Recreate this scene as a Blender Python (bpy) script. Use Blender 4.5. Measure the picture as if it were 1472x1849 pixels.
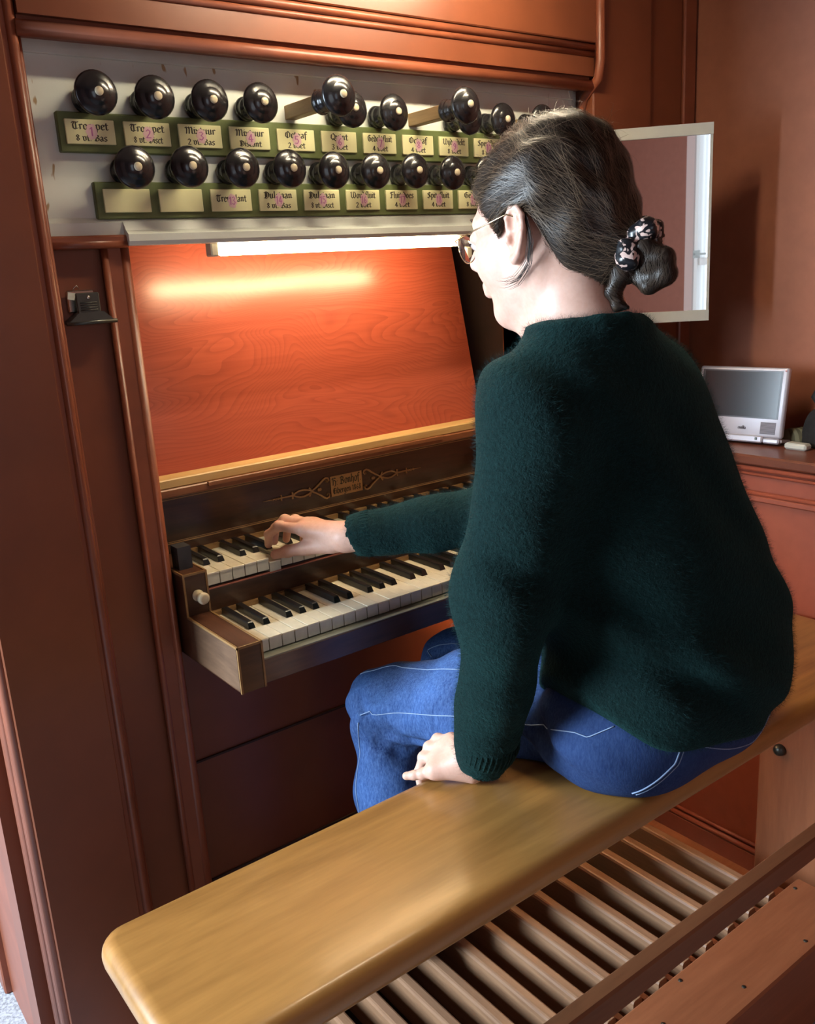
import bpy, bmesh, math, random
import numpy as np
from mathutils import Vector, Matrix
random.seed(7)
S = bpy.context.scene
C = S.collection
for o in list(bpy.data.objects): bpy.data.objects.remove(o)
FLOOR = -0.87          # z = 0 is the top of the lower manual's keys

# ------------------------------------------------------------------ camera
cam = bpy.data.cameras.new('camera'); camo = bpy.data.objects.new('camera', cam); C.objects.link(camo)
cam.sensor_fit = 'VERTICAL'; cam.sensor_height = 24.0; cam.sensor_width = 24.0*1472/1849
cam.lens = 21.2147; cam.clip_start = .02; cam.clip_end = 60
camo.matrix_world = Matrix(((0.793996, 0.200647, -0.573856, -0.582344),
                            (-0.605191, 0.171496, -0.777388, -1.208010),
                            (-0.057567, 0.964536, 0.257597, 0.545668), (0, 0, 0, 1)))
S.camera = camo
# ------------------------------------------------------------------ world, daylight, exposure
S.view_settings.view_transform = 'Standard'; S.view_settings.look = 'None'
S.view_settings.gamma = 1.0; S.view_settings.use_curve_mapping = False
S.view_settings.exposure = 0.0
W = bpy.data.worlds.new('sky'); S.world = W; W.use_nodes = True
bg = W.node_tree.nodes['Background']; bg.inputs[0].default_value = (.75, .86, 1.0, 1); bg.inputs[1].default_value = 2.6

def area(name, loc, rot, sx, sy, power, col):
    l = bpy.data.lights.new(name, 'AREA'); l.shape = 'RECTANGLE'; l.size = sx; l.size_y = sy
    l.energy = power; l.color = col
    o = bpy.data.objects.new(name, l); C.objects.link(o); o.location = loc; o.rotation_euler = rot
    return o
# daylight coming in at the window of the left wall (faces +x) and at the narrow one in the back wall (faces +y)
area('daylight_window_side', (-1.93, .54, .56), (0, -math.pi/2, 0), 1.2, .66, 170, (.70, .86, 1.0))
area('daylight_window_back', (-.46, -2.63, .62), (math.pi/2, 0, 0), .72, 1.25, .8, (.84, .92, 1.0))

# ------------------------------------------------------------------ materials
def nt(name):
    m = bpy.data.materials.new(name); m.use_nodes = True
    t = m.node_tree; return m, t, t.nodes['Principled BSDF']
def N(t, kind, **kw):
    n = t.nodes.new(kind)
    for k, v in kw.items(): setattr(n, k, v)
    return n
def lk(t, a, b): t.links.new(a, b)
def coords(t, scale=(1, 1, 1), rot=(0, 0, 0), loc=(0, 0, 0)):
    c = N(t, 'ShaderNodeTexCoord'); mp = N(t, 'ShaderNodeMapping')
    mp.inputs['Scale'].default_value = scale; mp.inputs['Rotation'].default_value = rot; mp.inputs['Location'].default_value = loc
    lk(t, c.outputs['Object'], mp.inputs[0]); return mp.outputs[0]
def ramp(t, fac, stops):
    r = N(t, 'ShaderNodeValToRGB'); e = r.color_ramp.elements
    while len(e) < len(stops): e.new(.5)
    for el, (p, c) in zip(e, stops): el.position = p; el.color = (*c, 1)
    lk(t, fac, r.inputs[0]); return r.outputs[0]
def noise(t, vec, scale, detail=4, rough=.55, dist=0):
    n = N(t, 'ShaderNodeTexNoise'); n.inputs['Scale'].default_value = scale; n.inputs['Detail'].default_value = detail
    n.inputs['Roughness'].default_value = rough; n.inputs['Distortion'].default_value = dist
    if vec is not None: lk(t, vec, n.inputs['Vector'])
    return n.outputs['Fac']
def bump(t, bsdf, h, strength, dist=.002):
    b = N(t, 'ShaderNodeBump'); b.inputs['Strength'].default_value = strength; b.inputs['Distance'].default_value = dist
    lk(t, h, b.inputs['Height']); lk(t, b.outputs[0], bsdf.inputs['Normal'])
def mixc(t, fac, a, b, mode='MIX'):
    m = N(t, 'ShaderNodeMix', data_type='RGBA', blend_type=mode)
    if isinstance(fac, (int, float)): m.inputs[0].default_value = fac
    else: lk(t, fac, m.inputs[0])
    for s, v in ((6, a), (7, b)):
        if isinstance(v, tuple): m.inputs[s].default_value = (*v, 1)
        else: lk(t, v, m.inputs[s])
    return m.outputs[2]
def plain(name, col, rough=.5, metal=0, var=.0, vscale=20, bmp=0, spec=.5, coat=0):
    m, t, b = nt(name); b.inputs['Roughness'].default_value = rough; b.inputs['Metallic'].default_value = metal
    b.inputs['Specular IOR Level'].default_value = spec; b.inputs['Coat Weight'].default_value = coat
    v = coords(t); n = noise(t, v, vscale)
    a = tuple(max(0, c*(1-var)) for c in col); d = tuple(min(1, c*(1+var)) for c in col)
    lk(t, ramp(t, n, [(.3, a), (.7, d)]), b.inputs['Base Color'])
    if bmp: bump(t, b, n, bmp)
    return m
def wood(name, c1, c2, axis='x', rough=.4, freq=18, stretch=12, bmp=.08, coat=0, dist=3.0):
    m, t, b = nt(name); b.inputs['Roughness'].default_value = rough; b.inputs['Coat Weight'].default_value = coat
    b.inputs['Coat Roughness'].default_value = .15
    sc = [1, 1, 1]; sc['xyz'.index(axis)] = 1/stretch
    v = coords(t, tuple(sc))
    n1 = noise(t, v, freq, 6, .6, dist*.25); n2 = noise(t, v, freq*9, 3, .6)
    mx = N(t, 'ShaderNodeMath', operation='MULTIPLY_ADD'); lk(t, n2, mx.inputs[0]); mx.inputs[1].default_value = .35; lk(t, n1, mx.inputs[2])
    lk(t, ramp(t, mx.outputs[0], [(.42, c1), (.85, c2)]), b.inputs['Base Color'])
    bump(t, b, mx.outputs[0], bmp); return m
PAINT = plain('terracotta_paint', (.175, .049, .020), .36, var=.10, vscale=9, bmp=.05)
PAINT2 = plain('terracotta_paint_worn', (.23, .064, .029), .38, var=.14, vscale=14, bmp=.06)
CABP = plain('red_cabinet_paint', (.36, .088, .048), .5, var=.06, vscale=30, bmp=.03)
WALLP = plain('red_brown_wall_paint', (.34, .118, .062), .6, var=.06, vscale=30, bmp=.03)
WALLD = plain('dark_red_brown_room_paint', (.15, .055, .034), .7, var=.06, vscale=30)
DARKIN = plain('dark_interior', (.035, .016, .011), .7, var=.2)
def panel_mat():
    m, t, b = nt('grey_green_panel_paint'); b.inputs['Roughness'].default_value = .42
    v = coords(t); n = noise(t, v, 6, 5); base = ramp(t, n, [(.3, (.62, .66, .60)), (.7, (.74, .77, .70))])
    v2 = coords(t, (60, 60, 18)); ch = noise(t, v2, 1.0, 2, .5)
    c = mixc(t, ramp(t, ch, [(.665, (0, 0, 0)), (.69, (1, 1, 1))]), base, (.36, .25, .13))
    lk(t, c, b.inputs['Base Color']); return m
PANEL = panel_mat()
PANELTRIM = plain('grey_green_moulding_paint', (.66, .70, .64), .35, var=.08, vscale=12)
OLIVE = plain('olive_green_strip', (.105, .135, .045), .5, var=.2, vscale=25, bmp=.05)
LABEL = plain('cream_label', (.84, .82, .46), .35, var=.05, vscale=15)
INK = plain('black_ink', (.045, .04, .02), .6)
PINK = plain('pink_sticker', (.82, .56, .56), .6, var=.04)
PINKINK = plain('magenta_pencil', (.55, .16, .38), .6)
EBONY = plain('black_turned_wood', (.012, .012, .014), .26, var=.2, coat=.25)
IVORY = plain('ivory', (.66, .58, .40), .3, var=.06)
ROD = wood('oak_rod', (.17, .10, .045), (.30, .19, .085), 'y', .5, 40, 10)
def desk_mat():
    m, t, b = nt('red_stained_pine'); b.inputs['Roughness'].default_value = .30; b.inputs['Coat Weight'].default_value = .45
    b.inputs['Coat Roughness'].default_value = .22
    v = coords(t, (.38, 1, 1), (0, .05, 0), (.2, 0, .13))
    warp = noise(t, coords(t, (1.3, 1, 3.2), (0, .1, 0), (.35, 0, .1)), 2.2, 1.5, .45, .6)
    sx = N(t, 'ShaderNodeSeparateXYZ'); lk(t, v, sx.inputs[0])
    z1 = N(t, 'ShaderNodeMath', operation='MULTIPLY_ADD'); lk(t, warp, z1.inputs[0]); z1.inputs[1].default_value = .50; lk(t, sx.outputs[2], z1.inputs[2])
    cb = N(t, 'ShaderNodeCombineXYZ'); lk(t, sx.outputs[0], cb.inputs[0]); lk(t, z1.outputs[0], cb.inputs[2])
    w = N(t, 'ShaderNodeTexWave', wave_type='BANDS', bands_direction='Z', wave_profile='SAW')
    w.inputs['Scale'].default_value = 30; w.inputs['Distortion'].default_value = .9; w.inputs['Detail'].default_value = 2.5
    w.inputs['Detail Scale'].default_value = 2.0; w.inputs['Detail Roughness'].default_value = .5
    lk(t, cb.outputs[0], w.inputs['Vector'])
    n2 = noise(t, coords(t, (2, 40, 40)), 3, 5); n3 = noise(t, coords(t, (1, 1, 1)), 3.0, 2)
    c = ramp(t, w.outputs['Fac'], [(0, (.47, .100, .050)), (.6, (.43, .088, .042)), (1, (.32, .060, .030))])
    c = mixc(t, .30, c, ramp(t, n2, [(.3, (.30, .06, .03)), (.7, (.56, .14, .075))]))
    c = mixc(t, ramp(t, n3, [(.35, (0, 0, 0)), (.7, (.35, .35, .35))]), c, (.33, .06, .04))
    lk(t, c, b.inputs['Base Color']); bump(t, b, w.outputs['Fac'], .05); return m
DESK = desk_mat()
PALEW = wood('pale_pine', (.52, .33, .12), (.68, .46, .19), 'x', .45, 30, 14)
WALNUT = wood('dark_walnut', (.026, .011, .006), (.085, .036, .017), 'x', .33, 22, 10, coat=.2)
WALNUTY = wood('brown_walnut', (.050, .020, .011), (.115, .045, .022), 'y', .32, 26, 10, coat=.25)
CHEEK = wood('daylit_walnut_side', (.055, .026, .013), (.150, .080, .042), 'y', .5, 22, 7)
EDGE = wood('boxwood_edging', (.20, .105, .038), (.30, .17, .065), 'y', .4, 40, 6)
INLAY = plain('inlaid_line', (.34, .20, .085), .45)
BONE = plain('bone_key_top', (.76, .72, .56), .24, var=.06, vscale=60, coat=.3)
BONEF = plain('key_front', (.62, .62, .52), .4, var=.08, vscale=60)
SHARP = plain('ebony_sharp', (.010, .010, .011), .28, var=.3, coat=.3)
FELT = plain('faded_red_felt', (.34, .12, .085), .8, var=.1)
BENCHW = wood('honey_oak_bench', (.22, .100, .024), (.44, .222, .058), 'x', .34, 9, 9, bmp=.03, coat=.25, dist=5)
PEDALW = wood('pedal_wood', (.20, .10, .055), (.36, .20, .11), 'y', .42, 25, 10)
PEDALB = wood('red_brown_pedal_frame', (.25, .085, .035), (.38, .14, .06), 'x', .45, 14, 9)
METAL = plain('dark_steel', (.09, .095, .085), .38, metal=.8, var=.1)
NICKEL = plain('nickel', (.55, .52, .47), .25, metal=1)
PALEMETAL = plain('pale_grey_frame', (.50, .51, .46), .4, var=.05)
MIRROR = plain('silvered_glass', (.90, .90, .88), .015, metal=1)
SILVER = plain('silver_plastic', (.62, .60, .66), .38, metal=.25, var=.03)
SCREEN = plain('dark_screen', (.025, .020, .022), .20)
BLACKFAB = plain('black_fabric', (.014, .014, .015), .8, var=.4, vscale=80, bmp=.3)
WHITEP = plain('white_plastic', (.68, .70, .62), .4)
STRIPE = None
def emit(name, col, strength):
    m, t, b = nt(name); b.inputs['Base Color'].default_value = (*col, 1)
    b.inputs['Emission Color'].default_value = (*col, 1); b.inputs['Emission Strength'].default_value = strength; return m
TUBE = emit('warm_tube_glow', (1.0, .70, .40), 52.0)
TUBE2 = emit('warm_white_tube_glow', (1.0, .84, .60), 150.0)
TUBE3 = emit('warm_low_tube_glow', (1.0, .56, .26), 95.0)
def floor_mat():
    m, t, b = nt('speckled_grey_floor'); b.inputs['Roughness'].default_value = .8
    n = noise(t, coords(t), 160, 3, .7)
    lk(t, ramp(t, n, [(.35, (.22, .23, .25)), (.6, (.50, .53, .58))]), b.inputs['Base Color']); bump(t, b, n, .3); return m
FLOORM = floor_mat()
CEILM = plain('brown_ceiling_boards', (.13, .06, .035), .8)

# ------------------------------------------------------------------ mesh helpers (world coordinates)
class MB:
    def __init__(s): s.v = []; s.f = []; s.sm = []
    def add(s, vs, fs, smooth=False):
        o = len(s.v); s.v += [tuple(map(float, v)) for v in vs]; s.f += [tuple(i+o for i in f) for f in fs]; s.sm += [smooth]*len(fs); return s
    def box(s, x0, x1, y0, y1, z0, z1, bev=0):
        if bev <= 0:
            vs = [(x, y, z) for x in (x0, x1) for y in (y0, y1) for z in (z0, z1)]
            return s.add(vs, [(0, 1, 3, 2), (4, 6, 7, 5), (0, 4, 5, 1), (2, 3, 7, 6), (0, 2, 6, 4), (1, 5, 7, 3)])
        bm = bmesh.new(); bmesh.ops.create_cube(bm, size=1)
        for v in bm.verts: v.co = Vector(((x0+x1)/2+v.co.x*(x1-x0), (y0+y1)/2+v.co.y*(y1-y0), (z0+z1)/2+v.co.z*(z1-z0)))
        bmesh.ops.bevel(bm, geom=bm.edges[:], offset=bev, segments=3 if bev > .004 else 1, profile=.5, affect='EDGES')
        return s.bm(bm, bev > .004)
    def bm(s, bm, smooth=False):
        bm.verts.index_update()
        s.add([v.co[:] for v in bm.verts], [[v.index for v in f.verts] for f in bm.faces], smooth); bm.free(); return s
    def prism(s, poly, axis, a, b, smooth=False):
        """extrude a 2-D polygon along axis from a to b; the polygon is in the two other axes in xyz order"""
        n = len(poly); k = 'xyz'.index(axis); vs = []
        for t in (a, b):
            for p in poly:
                q = list(p); q.insert(k, t); vs.append(q)
        fs = [tuple(range(n))[::-1], tuple(range(n, 2*n))] + [(i, (i+1) % n, n+(i+1) % n, n+i) for i in range(n)]
        return s.add(vs, fs, smooth)
    def lathe(s, prof, origin, direction, n=24, smooth=True):
        """prof: (distance along direction, radius)"""
        d = Vector(direction).normalized(); q = d.to_track_quat('Z', 'Y'); o = Vector(origin); vs = []; fs = []
        for (t, r) in prof:
            for i in range(n):
                a = 2*math.pi*i/n; vs.append(o+q @ Vector((r*math.cos(a), r*math.sin(a), t)))
        for j in range(len(prof)-1):
            for i in range(n): fs.append((j*n+i, j*n+(i+1) % n, (j+1)*n+(i+1) % n, (j+1)*n+i))
        fs.append(tuple(range(n))[::-1]); fs.append(tuple((len(prof)-1)*n+i for i in range(n)))
        return s.add(vs, fs, smooth)
    def tube(s, pts, r, n=8, smooth=True):
        pts = [Vector(p) for p in pts]; vs = []; fs = []; m = len(pts); rr = r if isinstance(r, (list, tuple)) else [r]*m
        up = None
        for i, p in enumerate(pts):
            d = (pts[min(i+1, m-1)]-pts[max(i-1, 0)]).normalized()
            if up is None: up = d.orthogonal().normalized()
            up = (up-d*up.dot(d)).normalized(); sd = d.cross(up)
            for k in range(n):
                a = 2*math.pi*k/n; vs.append(p+(up*math.cos(a)+sd*math.sin(a))*rr[i])
        for i in range(m-1):
            for k in range(n): fs.append((i*n+k, i*n+(k+1) % n, (i+1)*n+(k+1) % n, (i+1)*n+k))
        fs.append(tuple(range(n))[::-1]); fs.append(tuple((m-1)*n+k for k in range(n)))
        return s.add(vs, fs, smooth)
    def mesh(s, name, mat, off=(0, 0, 0)):
        me = bpy.data.meshes.new(name); me.from_pydata([(x-off[0], y-off[1], z-off[2]) for x, y, z in s.v], [], s.f); me.update()
        bm = bmesh.new(); bm.from_mesh(me); bmesh.ops.recalc_face_normals(bm, faces=bm.faces[:]); bm.to_mesh(me); bm.free()
        me.polygons.foreach_set('use_smooth', s.sm)
        for q in (mat if isinstance(mat, (list, tuple)) else [mat]): me.materials.append(q)
        return me
ROOTLOC = {}
def link(name, me, parent=None, loc=None, rot=None):
    o = bpy.data.objects.new(name, me); C.objects.link(o)
    if parent: o.parent = parent
    if loc: o.location = loc
    if rot: o.rotation_euler = rot
    return o
def thing(name, label, cat, loc, group=None):
    o = link(name, None, None, loc); o.empty_display_size = .05; ROOTLOC[o.name] = tuple(loc)
    o['label'] = label; o['category'] = cat
    if group: o['group'] = group
    return o
def root_off(p):
    v = Vector((0, 0, 0))
    while p: v += p.location; p = p.parent
    return tuple(v)
def part(name, mb, mat, parent, label=None):
    o = link(name, mb.mesh(name, mat, root_off(parent)), parent); ROOTLOC.setdefault(parent.name, root_off(parent))
    if label: o['label'] = label
    return o
def inst(name, me, parent, loc, rot=None, label=None):
    """a part that shares mesh data; loc in world coordinates (parent must be the thing's root)"""
    r = ROOTLOC[parent.name]; o = link(name, me, parent, (loc[0]-r[0], loc[1]-r[1], loc[2]-r[2]), rot)
    if label: o['label'] = label
    return o
def single(name, mb, mat, label, cat, loc=(0, 0, 0), group=None):
    o = link(name, mb.mesh(name, mat, loc), None, loc); o['label'] = label; o['category'] = cat
    if group: o['group'] = group
    ROOTLOC[o.name] = tuple(loc); return o
def struct(name, mb, mat, label=None):
    o = link(name, mb.mesh(name, mat)); o['kind'] = 'structure'; ROOTLOC[o.name] = (0, 0, 0)
    if label: o['label'] = label
    return o

# ------------------------------------------------------------------ the room
XL, XR, YB, YF, ZC = -2.0, 1.32, -2.7, 1.5, 1.85
struct('floor', MB().box(XL-.1, 1.6, YB-.1, YF+.1, FLOOR-.1, FLOOR), FLOORM, 'pale grey speckled stone floor')
struct('ceiling', MB().box(XL-.1, 1.6, YB-.1, YF+.1, ZC, ZC+.1), CEILM, 'brown painted board ceiling')
WALLB = plain('pale_red_brown_paint', (.36, .135, .09), .7, var=.05, vscale=30)
def wall_with_hole(name, axis, p0, p1, a0, a1, h0, h1, hz0, hz1, label):
    m = MB(); z0, z1 = FLOOR, ZC
    def bx(u0, u1, w0, w1):
        if axis == 'x': m.box(p0, p1, u0, u1, w0, w1)
        else: m.box(u0, u1, p0, p1, w0, w1)
    bx(a0, h0, z0, z1); bx(h1, a1, z0, z1); bx(h0, h1, z0, hz0); bx(h0, h1, hz1, z1)
    return struct(name, m, WALLD if axis == 'x' else WALLB, label)
wall_with_hole('wall_left', 'x', XL-.1, XL, YB, YF, 0.19, .89, -.06, 1.18, 'red-brown painted wall with a tall window')
wall_with_hole('wall_back', 'y', YB-.1, YB, XL, 1.6, -.82, -.10, -.03, 1.27, 'red-brown painted wall behind the bench')
struct('wall_right', MB().box(XR, XR+.1, YB, YF, FLOOR, ZC), WALLP, 'plain red-brown painted side wall')
struct('wall_front', MB().box(XL, -.36, YF, YF+.1, FLOOR, ZC), WALLP, 'red-brown wall beyond the organ case')
FRAMEW = plain('white_window_paint', (.70, .71, .70), .45)
GLASS, _t, _b = nt('window_glass'); _b.inputs['Transmission Weight'].default_value = 1; _b.inputs['Roughness'].default_value = 0; _b.inputs['IOR'].default_value = 1.02
def window(name, axis, p, a0, a1, z0, z1, nbar, zbar, label):
    w = .045 if axis == 'x' else .022; d = .04; m = MB()
    def bx(mm, u0, u1, w0, w1, dd=d):
        if axis == 'x': mm.box(p-dd, p+dd, u0, u1, w0, w1)
        else: mm.box(u0, u1, p-dd, p+dd, w0, w1)
    bx(m, a0, a0+w, z0, z1); bx(m, a1-w, a1, z0, z1); bx(m, a0+w, a1-w, z0, z0+w); bx(m, a0+w, a1-w, z1-w, z1)
    o = struct(name, m, FRAMEW, label)
    us = [a0+w+(a1-a0-2*w)*i/nbar for i in range(nbar+1)]
    for u in us[1:-1]:
        b = MB(); bx(b, u-.012, u+.012, z0+w, z1-w, .02); part('muntin', b, FRAMEW, o)
    b = MB(); bx(b, a0+w, a1-w, zbar-.02, zbar+.02, .025); part('transom', b, FRAMEW, o)
    for i in range(nbar):
        for (q0, q1) in ((z0+w, zbar-.02), (zbar+.02, z1-w)):
            b = MB(); bx(b, us[i]+.012, us[i+1]-.012, q0, q1, .002); part('pane', b, GLASS, o)
    return o
window('window_1', 'x', XL-.05, 0.19, .89, -.06, 1.18, 3, .66, 'white framed window in the left wall')
window('window_2', 'y', YB-.05, -.82, -.10, -.03, 1.27, 3, .50, 'white framed narrow window in the back wall')
h = MB(); h.box(-.795, -.782, YB-.012, YB+.03, .52, .56); h.box(-.795, -.72, YB+.02, YB+.03, .535, .545); part('window_handle', h, METAL, bpy.data.objects['window_2'])
# ------------------------------------------------------------------ broad-nib lettering
def _M(x): return [(x-.12, .84), (x, .97), (x, .1), (x+.13, .14)]
GL = {
 'i': (.34, [_M(.15), [(.13, 1.28), (.17, 1.32)]]), 'n': (.72, [_M(.15), [(.15, .78), (.38, 1), (.5, .88), (.5, .1), (.62, .14)]]),
 'm': (1.06, [_M(.15), [(.15, .78), (.36, 1), (.48, .88), (.48, .06)], [(.48, .78), (.70, 1), (.82, .88), (.82, .1), (.95, .14)]]),
 'u': (.72, [[(.03, .84), (.15, .97), (.15, .15), (.3, 0), (.5, .16)], [(.5, 1), (.5, .1), (.62, .14)]]),
 'o': (.70, [[(.14, .82), (.14, .16), (.34, 0), (.54, .16), (.54, .84), (.34, 1), (.14, .82)]]),
 'e': (.62, [[(.52, .12), (.3, 0), (.13, .15), (.13, .84), (.32, 1), (.5, .84), (.5, .68), (.14, .46)]]),
 't': (.52, [[(.2, 1.3), (.2, .12), (.33, 0), (.46, .1)], [(0, .93), (.42, .95)]]),
 'a': (.66, [[(.06, .84), (.26, 1), (.46, .84), (.46, .1), (.58, .12)], [(.46, .52), (.2, .5), (.08, .32), (.1, .1), (.25, 0), (.46, .16)]]),
 'r': (.52, [[(.03, .84), (.15, .97), (.15, .05)], [(.15, .78), (.34, 1), (.48, .88)]]),
 's': (.58, [[(.5, .9), (.3, 1), (.12, .84), (.15, .64), (.45, .4), (.48, .15), (.3, 0), (.08, .12)]]),
 'p': (.70, [[(.03, .88), (.15, 1), (.15, -.5)], [(.15, .84), (.35, 1), (.55, .84), (.55, .16), (.35, 0), (.15, .12)]]),
 'l': (.36, [[(.15, 1.55), (.15, .12), (.3, .02)]]), 'f': (.5, [[(.17, -.3), (.17, 1.3), (.35, 1.55), (.5, 1.42)], [(0, .93), (.42, .95)]]),
 'd': (.68, [[(.06, 1.5), (.36, 1.2), (.54, .9), (.54, .16), (.35, 0), (.13, .15), (.13, .8), (.3, .98), (.52, .84)]]),
 'k': (.62, [[(.15, 1.55), (.15, .05)], [(.15, .56), (.4, .98), (.48, .8), (.2, .52)], [(.3, .5), (.54, .02)]]),
 'h': (.68, [[(.15, 1.55), (.15, .05)], [(.15, .78), (.38, 1), (.52, .84), (.52, .1), (.4, -.28)]]),
 'b': (.68, [[(.13, 1.5), (.13, .14), (.34, 0), (.54, .16), (.54, .84), (.34, 1), (.13, .84)]]),
 'v': (.68, [[(.03, .98), (.15, .86), (.15, .16), (.34, 0), (.54, .2), (.54, .84), (.34, 1)]]),
 'g': (.70, [[(.54, .86), (.34, 1), (.14, .84), (.14, .2), (.34, .05), (.54, .2)], [(.54, .95), (.54, -.3), (.34, -.5), (.1, -.38)]]),
 'c': (.56, [[(.5, .86), (.32, 1), (.13, .84), (.13, .15), (.3, 0), (.5, .12)]]), 'x': (.6, [[(.05, .95), (.5, .05)], [(.5, .95), (.05, .05)]]),
 'y': (.70, [[(.03, .86), (.15, .98), (.15, .16), (.32, 0), (.54, .16)], [(.54, 1), (.54, .1), (.3, -.45)]]),
 'z': (.56, [[(.08, .93), (.48, .95), (.08, .05), (.5, .05)]]), '.': (.3, [[(.12, .04), (.17, .08)]]), ':': (.3, [[(.12, .04), (.17, .08)], [(.12, .7), (.17, .74)]]), ' ': (.38, []),
 'T': (1.0, [[(.06, 1.2), (.2, 1.42), (.85, 1.32), (.92, 1.45)], [(.35, 1.3), (.18, .8), (.22, .2), (.5, 0), (.85, .22)], [(.58, 1.3), (.58, .1)]]),
 'M': (1.32, [[(.05, 1.2), (.22, 1.4), (.3, .9), (.22, .05)], [(.3, 1.1), (.6, 1.42), (.68, .9), (.62, .05)], [(.68, 1.1), (.98, 1.42), (1.08, 1.2), (1.08, .15), (1.22, .05)]]),
 'O': (1.05, [[(.6, 1.45), (.2, 1.15), (.14, .4), (.45, 0), (.85, .25), (.9, 1.0), (.6, 1.4)], [(.45, 1.3), (.45, .12)]]),
 'Q': (1.05, [[(.6, 1.45), (.2, 1.15), (.14, .4), (.45, 0), (.85, .25), (.9, 1.0), (.6, 1.4)], [(.5, .3), (1.0, -.25)]]),
 'G': (1.0, [[(.8, 1.35), (.45, 1.45), (.15, 1.1), (.15, .4), (.45, 0), (.85, .2), (.85, .75), (.6, .9)], [(.45, 1.3), (.45, .3)]]),
 'W': (1.35, [[(.05, 1.3), (.2, 1.45), (.2, .3), (.42, 0), (.66, .3)], [(.66, 1.45), (.66, .3), (.9, 0), (1.15, .3), (1.15, 1.1), (.95, 1.45)]]),
 'S': (.92, [[(.8, 1.3), (.5, 1.45), (.18, 1.2), (.25, .9), (.7, .6), (.78, .25), (.45, 0), (.1, .2)], [(.5, 1.2), (.5, .3)]]),
 'D': (1.0, [[(.1, 1.3), (.4, 1.45), (.85, 1.15), (.88, .4), (.5, 0), (.1, .12)], [(.3, 1.35), (.3, .15)], [(.52, 1.2), (.52, .3)]]),
 'F': (.92, [[(.1, 1.1), (.25, 1.4), (.85, 1.42)], [(.35, 1.35), (.35, .0), (.1, .1)], [(.35, .8), (.75, .8)]]),
 'B': (.98, [[(.1, 1.25), (.35, 1.45), (.75, 1.25), (.7, .9), (.4, .78)], [(.4, .78), (.82, .6), (.8, .2), (.45, 0), (.1, .12)], [(.3, 1.35), (.3, .1)]]),
 'H': (1.0, [[(.05, 1.2), (.25, 1.42), (.3, .9), (.25, .05)], [(.28, .8), (.6, .95), (.8, .7), (.78, .15), (.6, -.2)], [(.5, 1.4), (.8, 1.3)]]),
 'E': (.95, [[(.8, 1.3), (.5, 1.45), (.2, 1.15), (.16, .4), (.45, 0), (.82, .2)], [(.2, .75), (.7, .8)], [(.48, 1.3), (.48, .15)]]),
 '1': (.5, [[(.1, 1.1), (.28, 1.35), (.28, 0)]]), '2': (.72, [[(.1, 1.1), (.3, 1.38), (.55, 1.15), (.5, .8), (.1, .04), (.6, .04)]]),
 '3': (.7, [[(.1, 1.25), (.35, 1.38), (.55, 1.1), (.3, .75), (.58, .4), (.35, 0), (.08, .15)]]), '4': (.74, [[(.45, 0), (.45, 1.35), (.08, .45), (.65, .45)]]),
 '5': (.7, [[(.55, 1.35), (.15, 1.35), (.12, .8), (.4, .85), (.58, .5), (.4, .02), (.08, .1)]]), '6': (.72, [[(.5, 1.35), (.2, .9), (.12, .35), (.33, 0), (.56, .3), (.4, .68), (.15, .5)]]),
 '7': (.66, [[(.08, 1.3), (.56, 1.3), (.25, 0)]]), '8': (.72, [[(.33, .75), (.12, 1.05), (.33, 1.36), (.54, 1.05), (.12, .35), (.33, 0), (.56, .35), (.33, .75)]]),
 '9': (.72, [[(.54, .9), (.33, .65), (.12, .95), (.33, 1.36), (.54, 1.0), (.5, .5), (.28, 0)]]), '0': (.72, [[(.33, 0), (.12, .4), (.12, .95), (.33, 1.36), (.56, .95), (.56, .4), (.33, 0)]]),
}
def text_mesh(mb, s, cx, cz, y, xh, width=None, nib=.20, thin=.045):
    """flat lettering in the x-z plane at depth y (reads from -y), centred on cx, baseline cz, x-height xh"""
    w = sum(GL[c][0] for c in s); sx = xh if not width else min(xh*1.55, width/w)
    x = cx-w*sx/2; ca, sa = math.cos(math.radians(38)), math.sin(math.radians(38))
    nibp = [(nib/2*ca-thin*sa, nib/2*sa+thin*ca), (-nib/2*ca-thin*sa, -nib/2*sa+thin*ca), (-nib/2*ca+thin*sa, -nib/2*sa-thin*ca), (nib/2*ca+thin*sa, nib/2*sa-thin*ca)]
    def hull(P):
        P = sorted(set(P)); lo = []; up = []
        for Q, L in ((P, lo), (P[::-1], up)):
            for p in Q:
                while len(L) > 1 and (L[-1][0]-L[-2][0])*(p[1]-L[-2][1])-(L[-1][1]-L[-2][1])*(p[0]-L[-2][0]) <= 0: L.pop()
                L.append(p)
        return lo[:-1]+up[:-1]
    k = 0
    for c in s:
        wd, st = GL[c]
        for pl in st:
            for a, b in zip(pl[:-1], pl[1:]):
                H = hull([(a[0]+n[0], a[1]+n[1]) for n in nibp]+[(b[0]+n[0], b[1]+n[1]) for n in nibp])
                k += 1; yy = y-(k % 7)*2e-6
                mb.add([(x+px*sx, yy, cz+pz*xh) for px, pz in H], [tuple(range(len(H)))])
        x += wd*sx
    return mb

# ------------------------------------------------------------------ the organ case
org = thing('organ_case', 'terracotta painted organ case with grey stop board and red music desk', 'organ', (.39, .45, FLOOR))
ZT = 1.60
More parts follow.
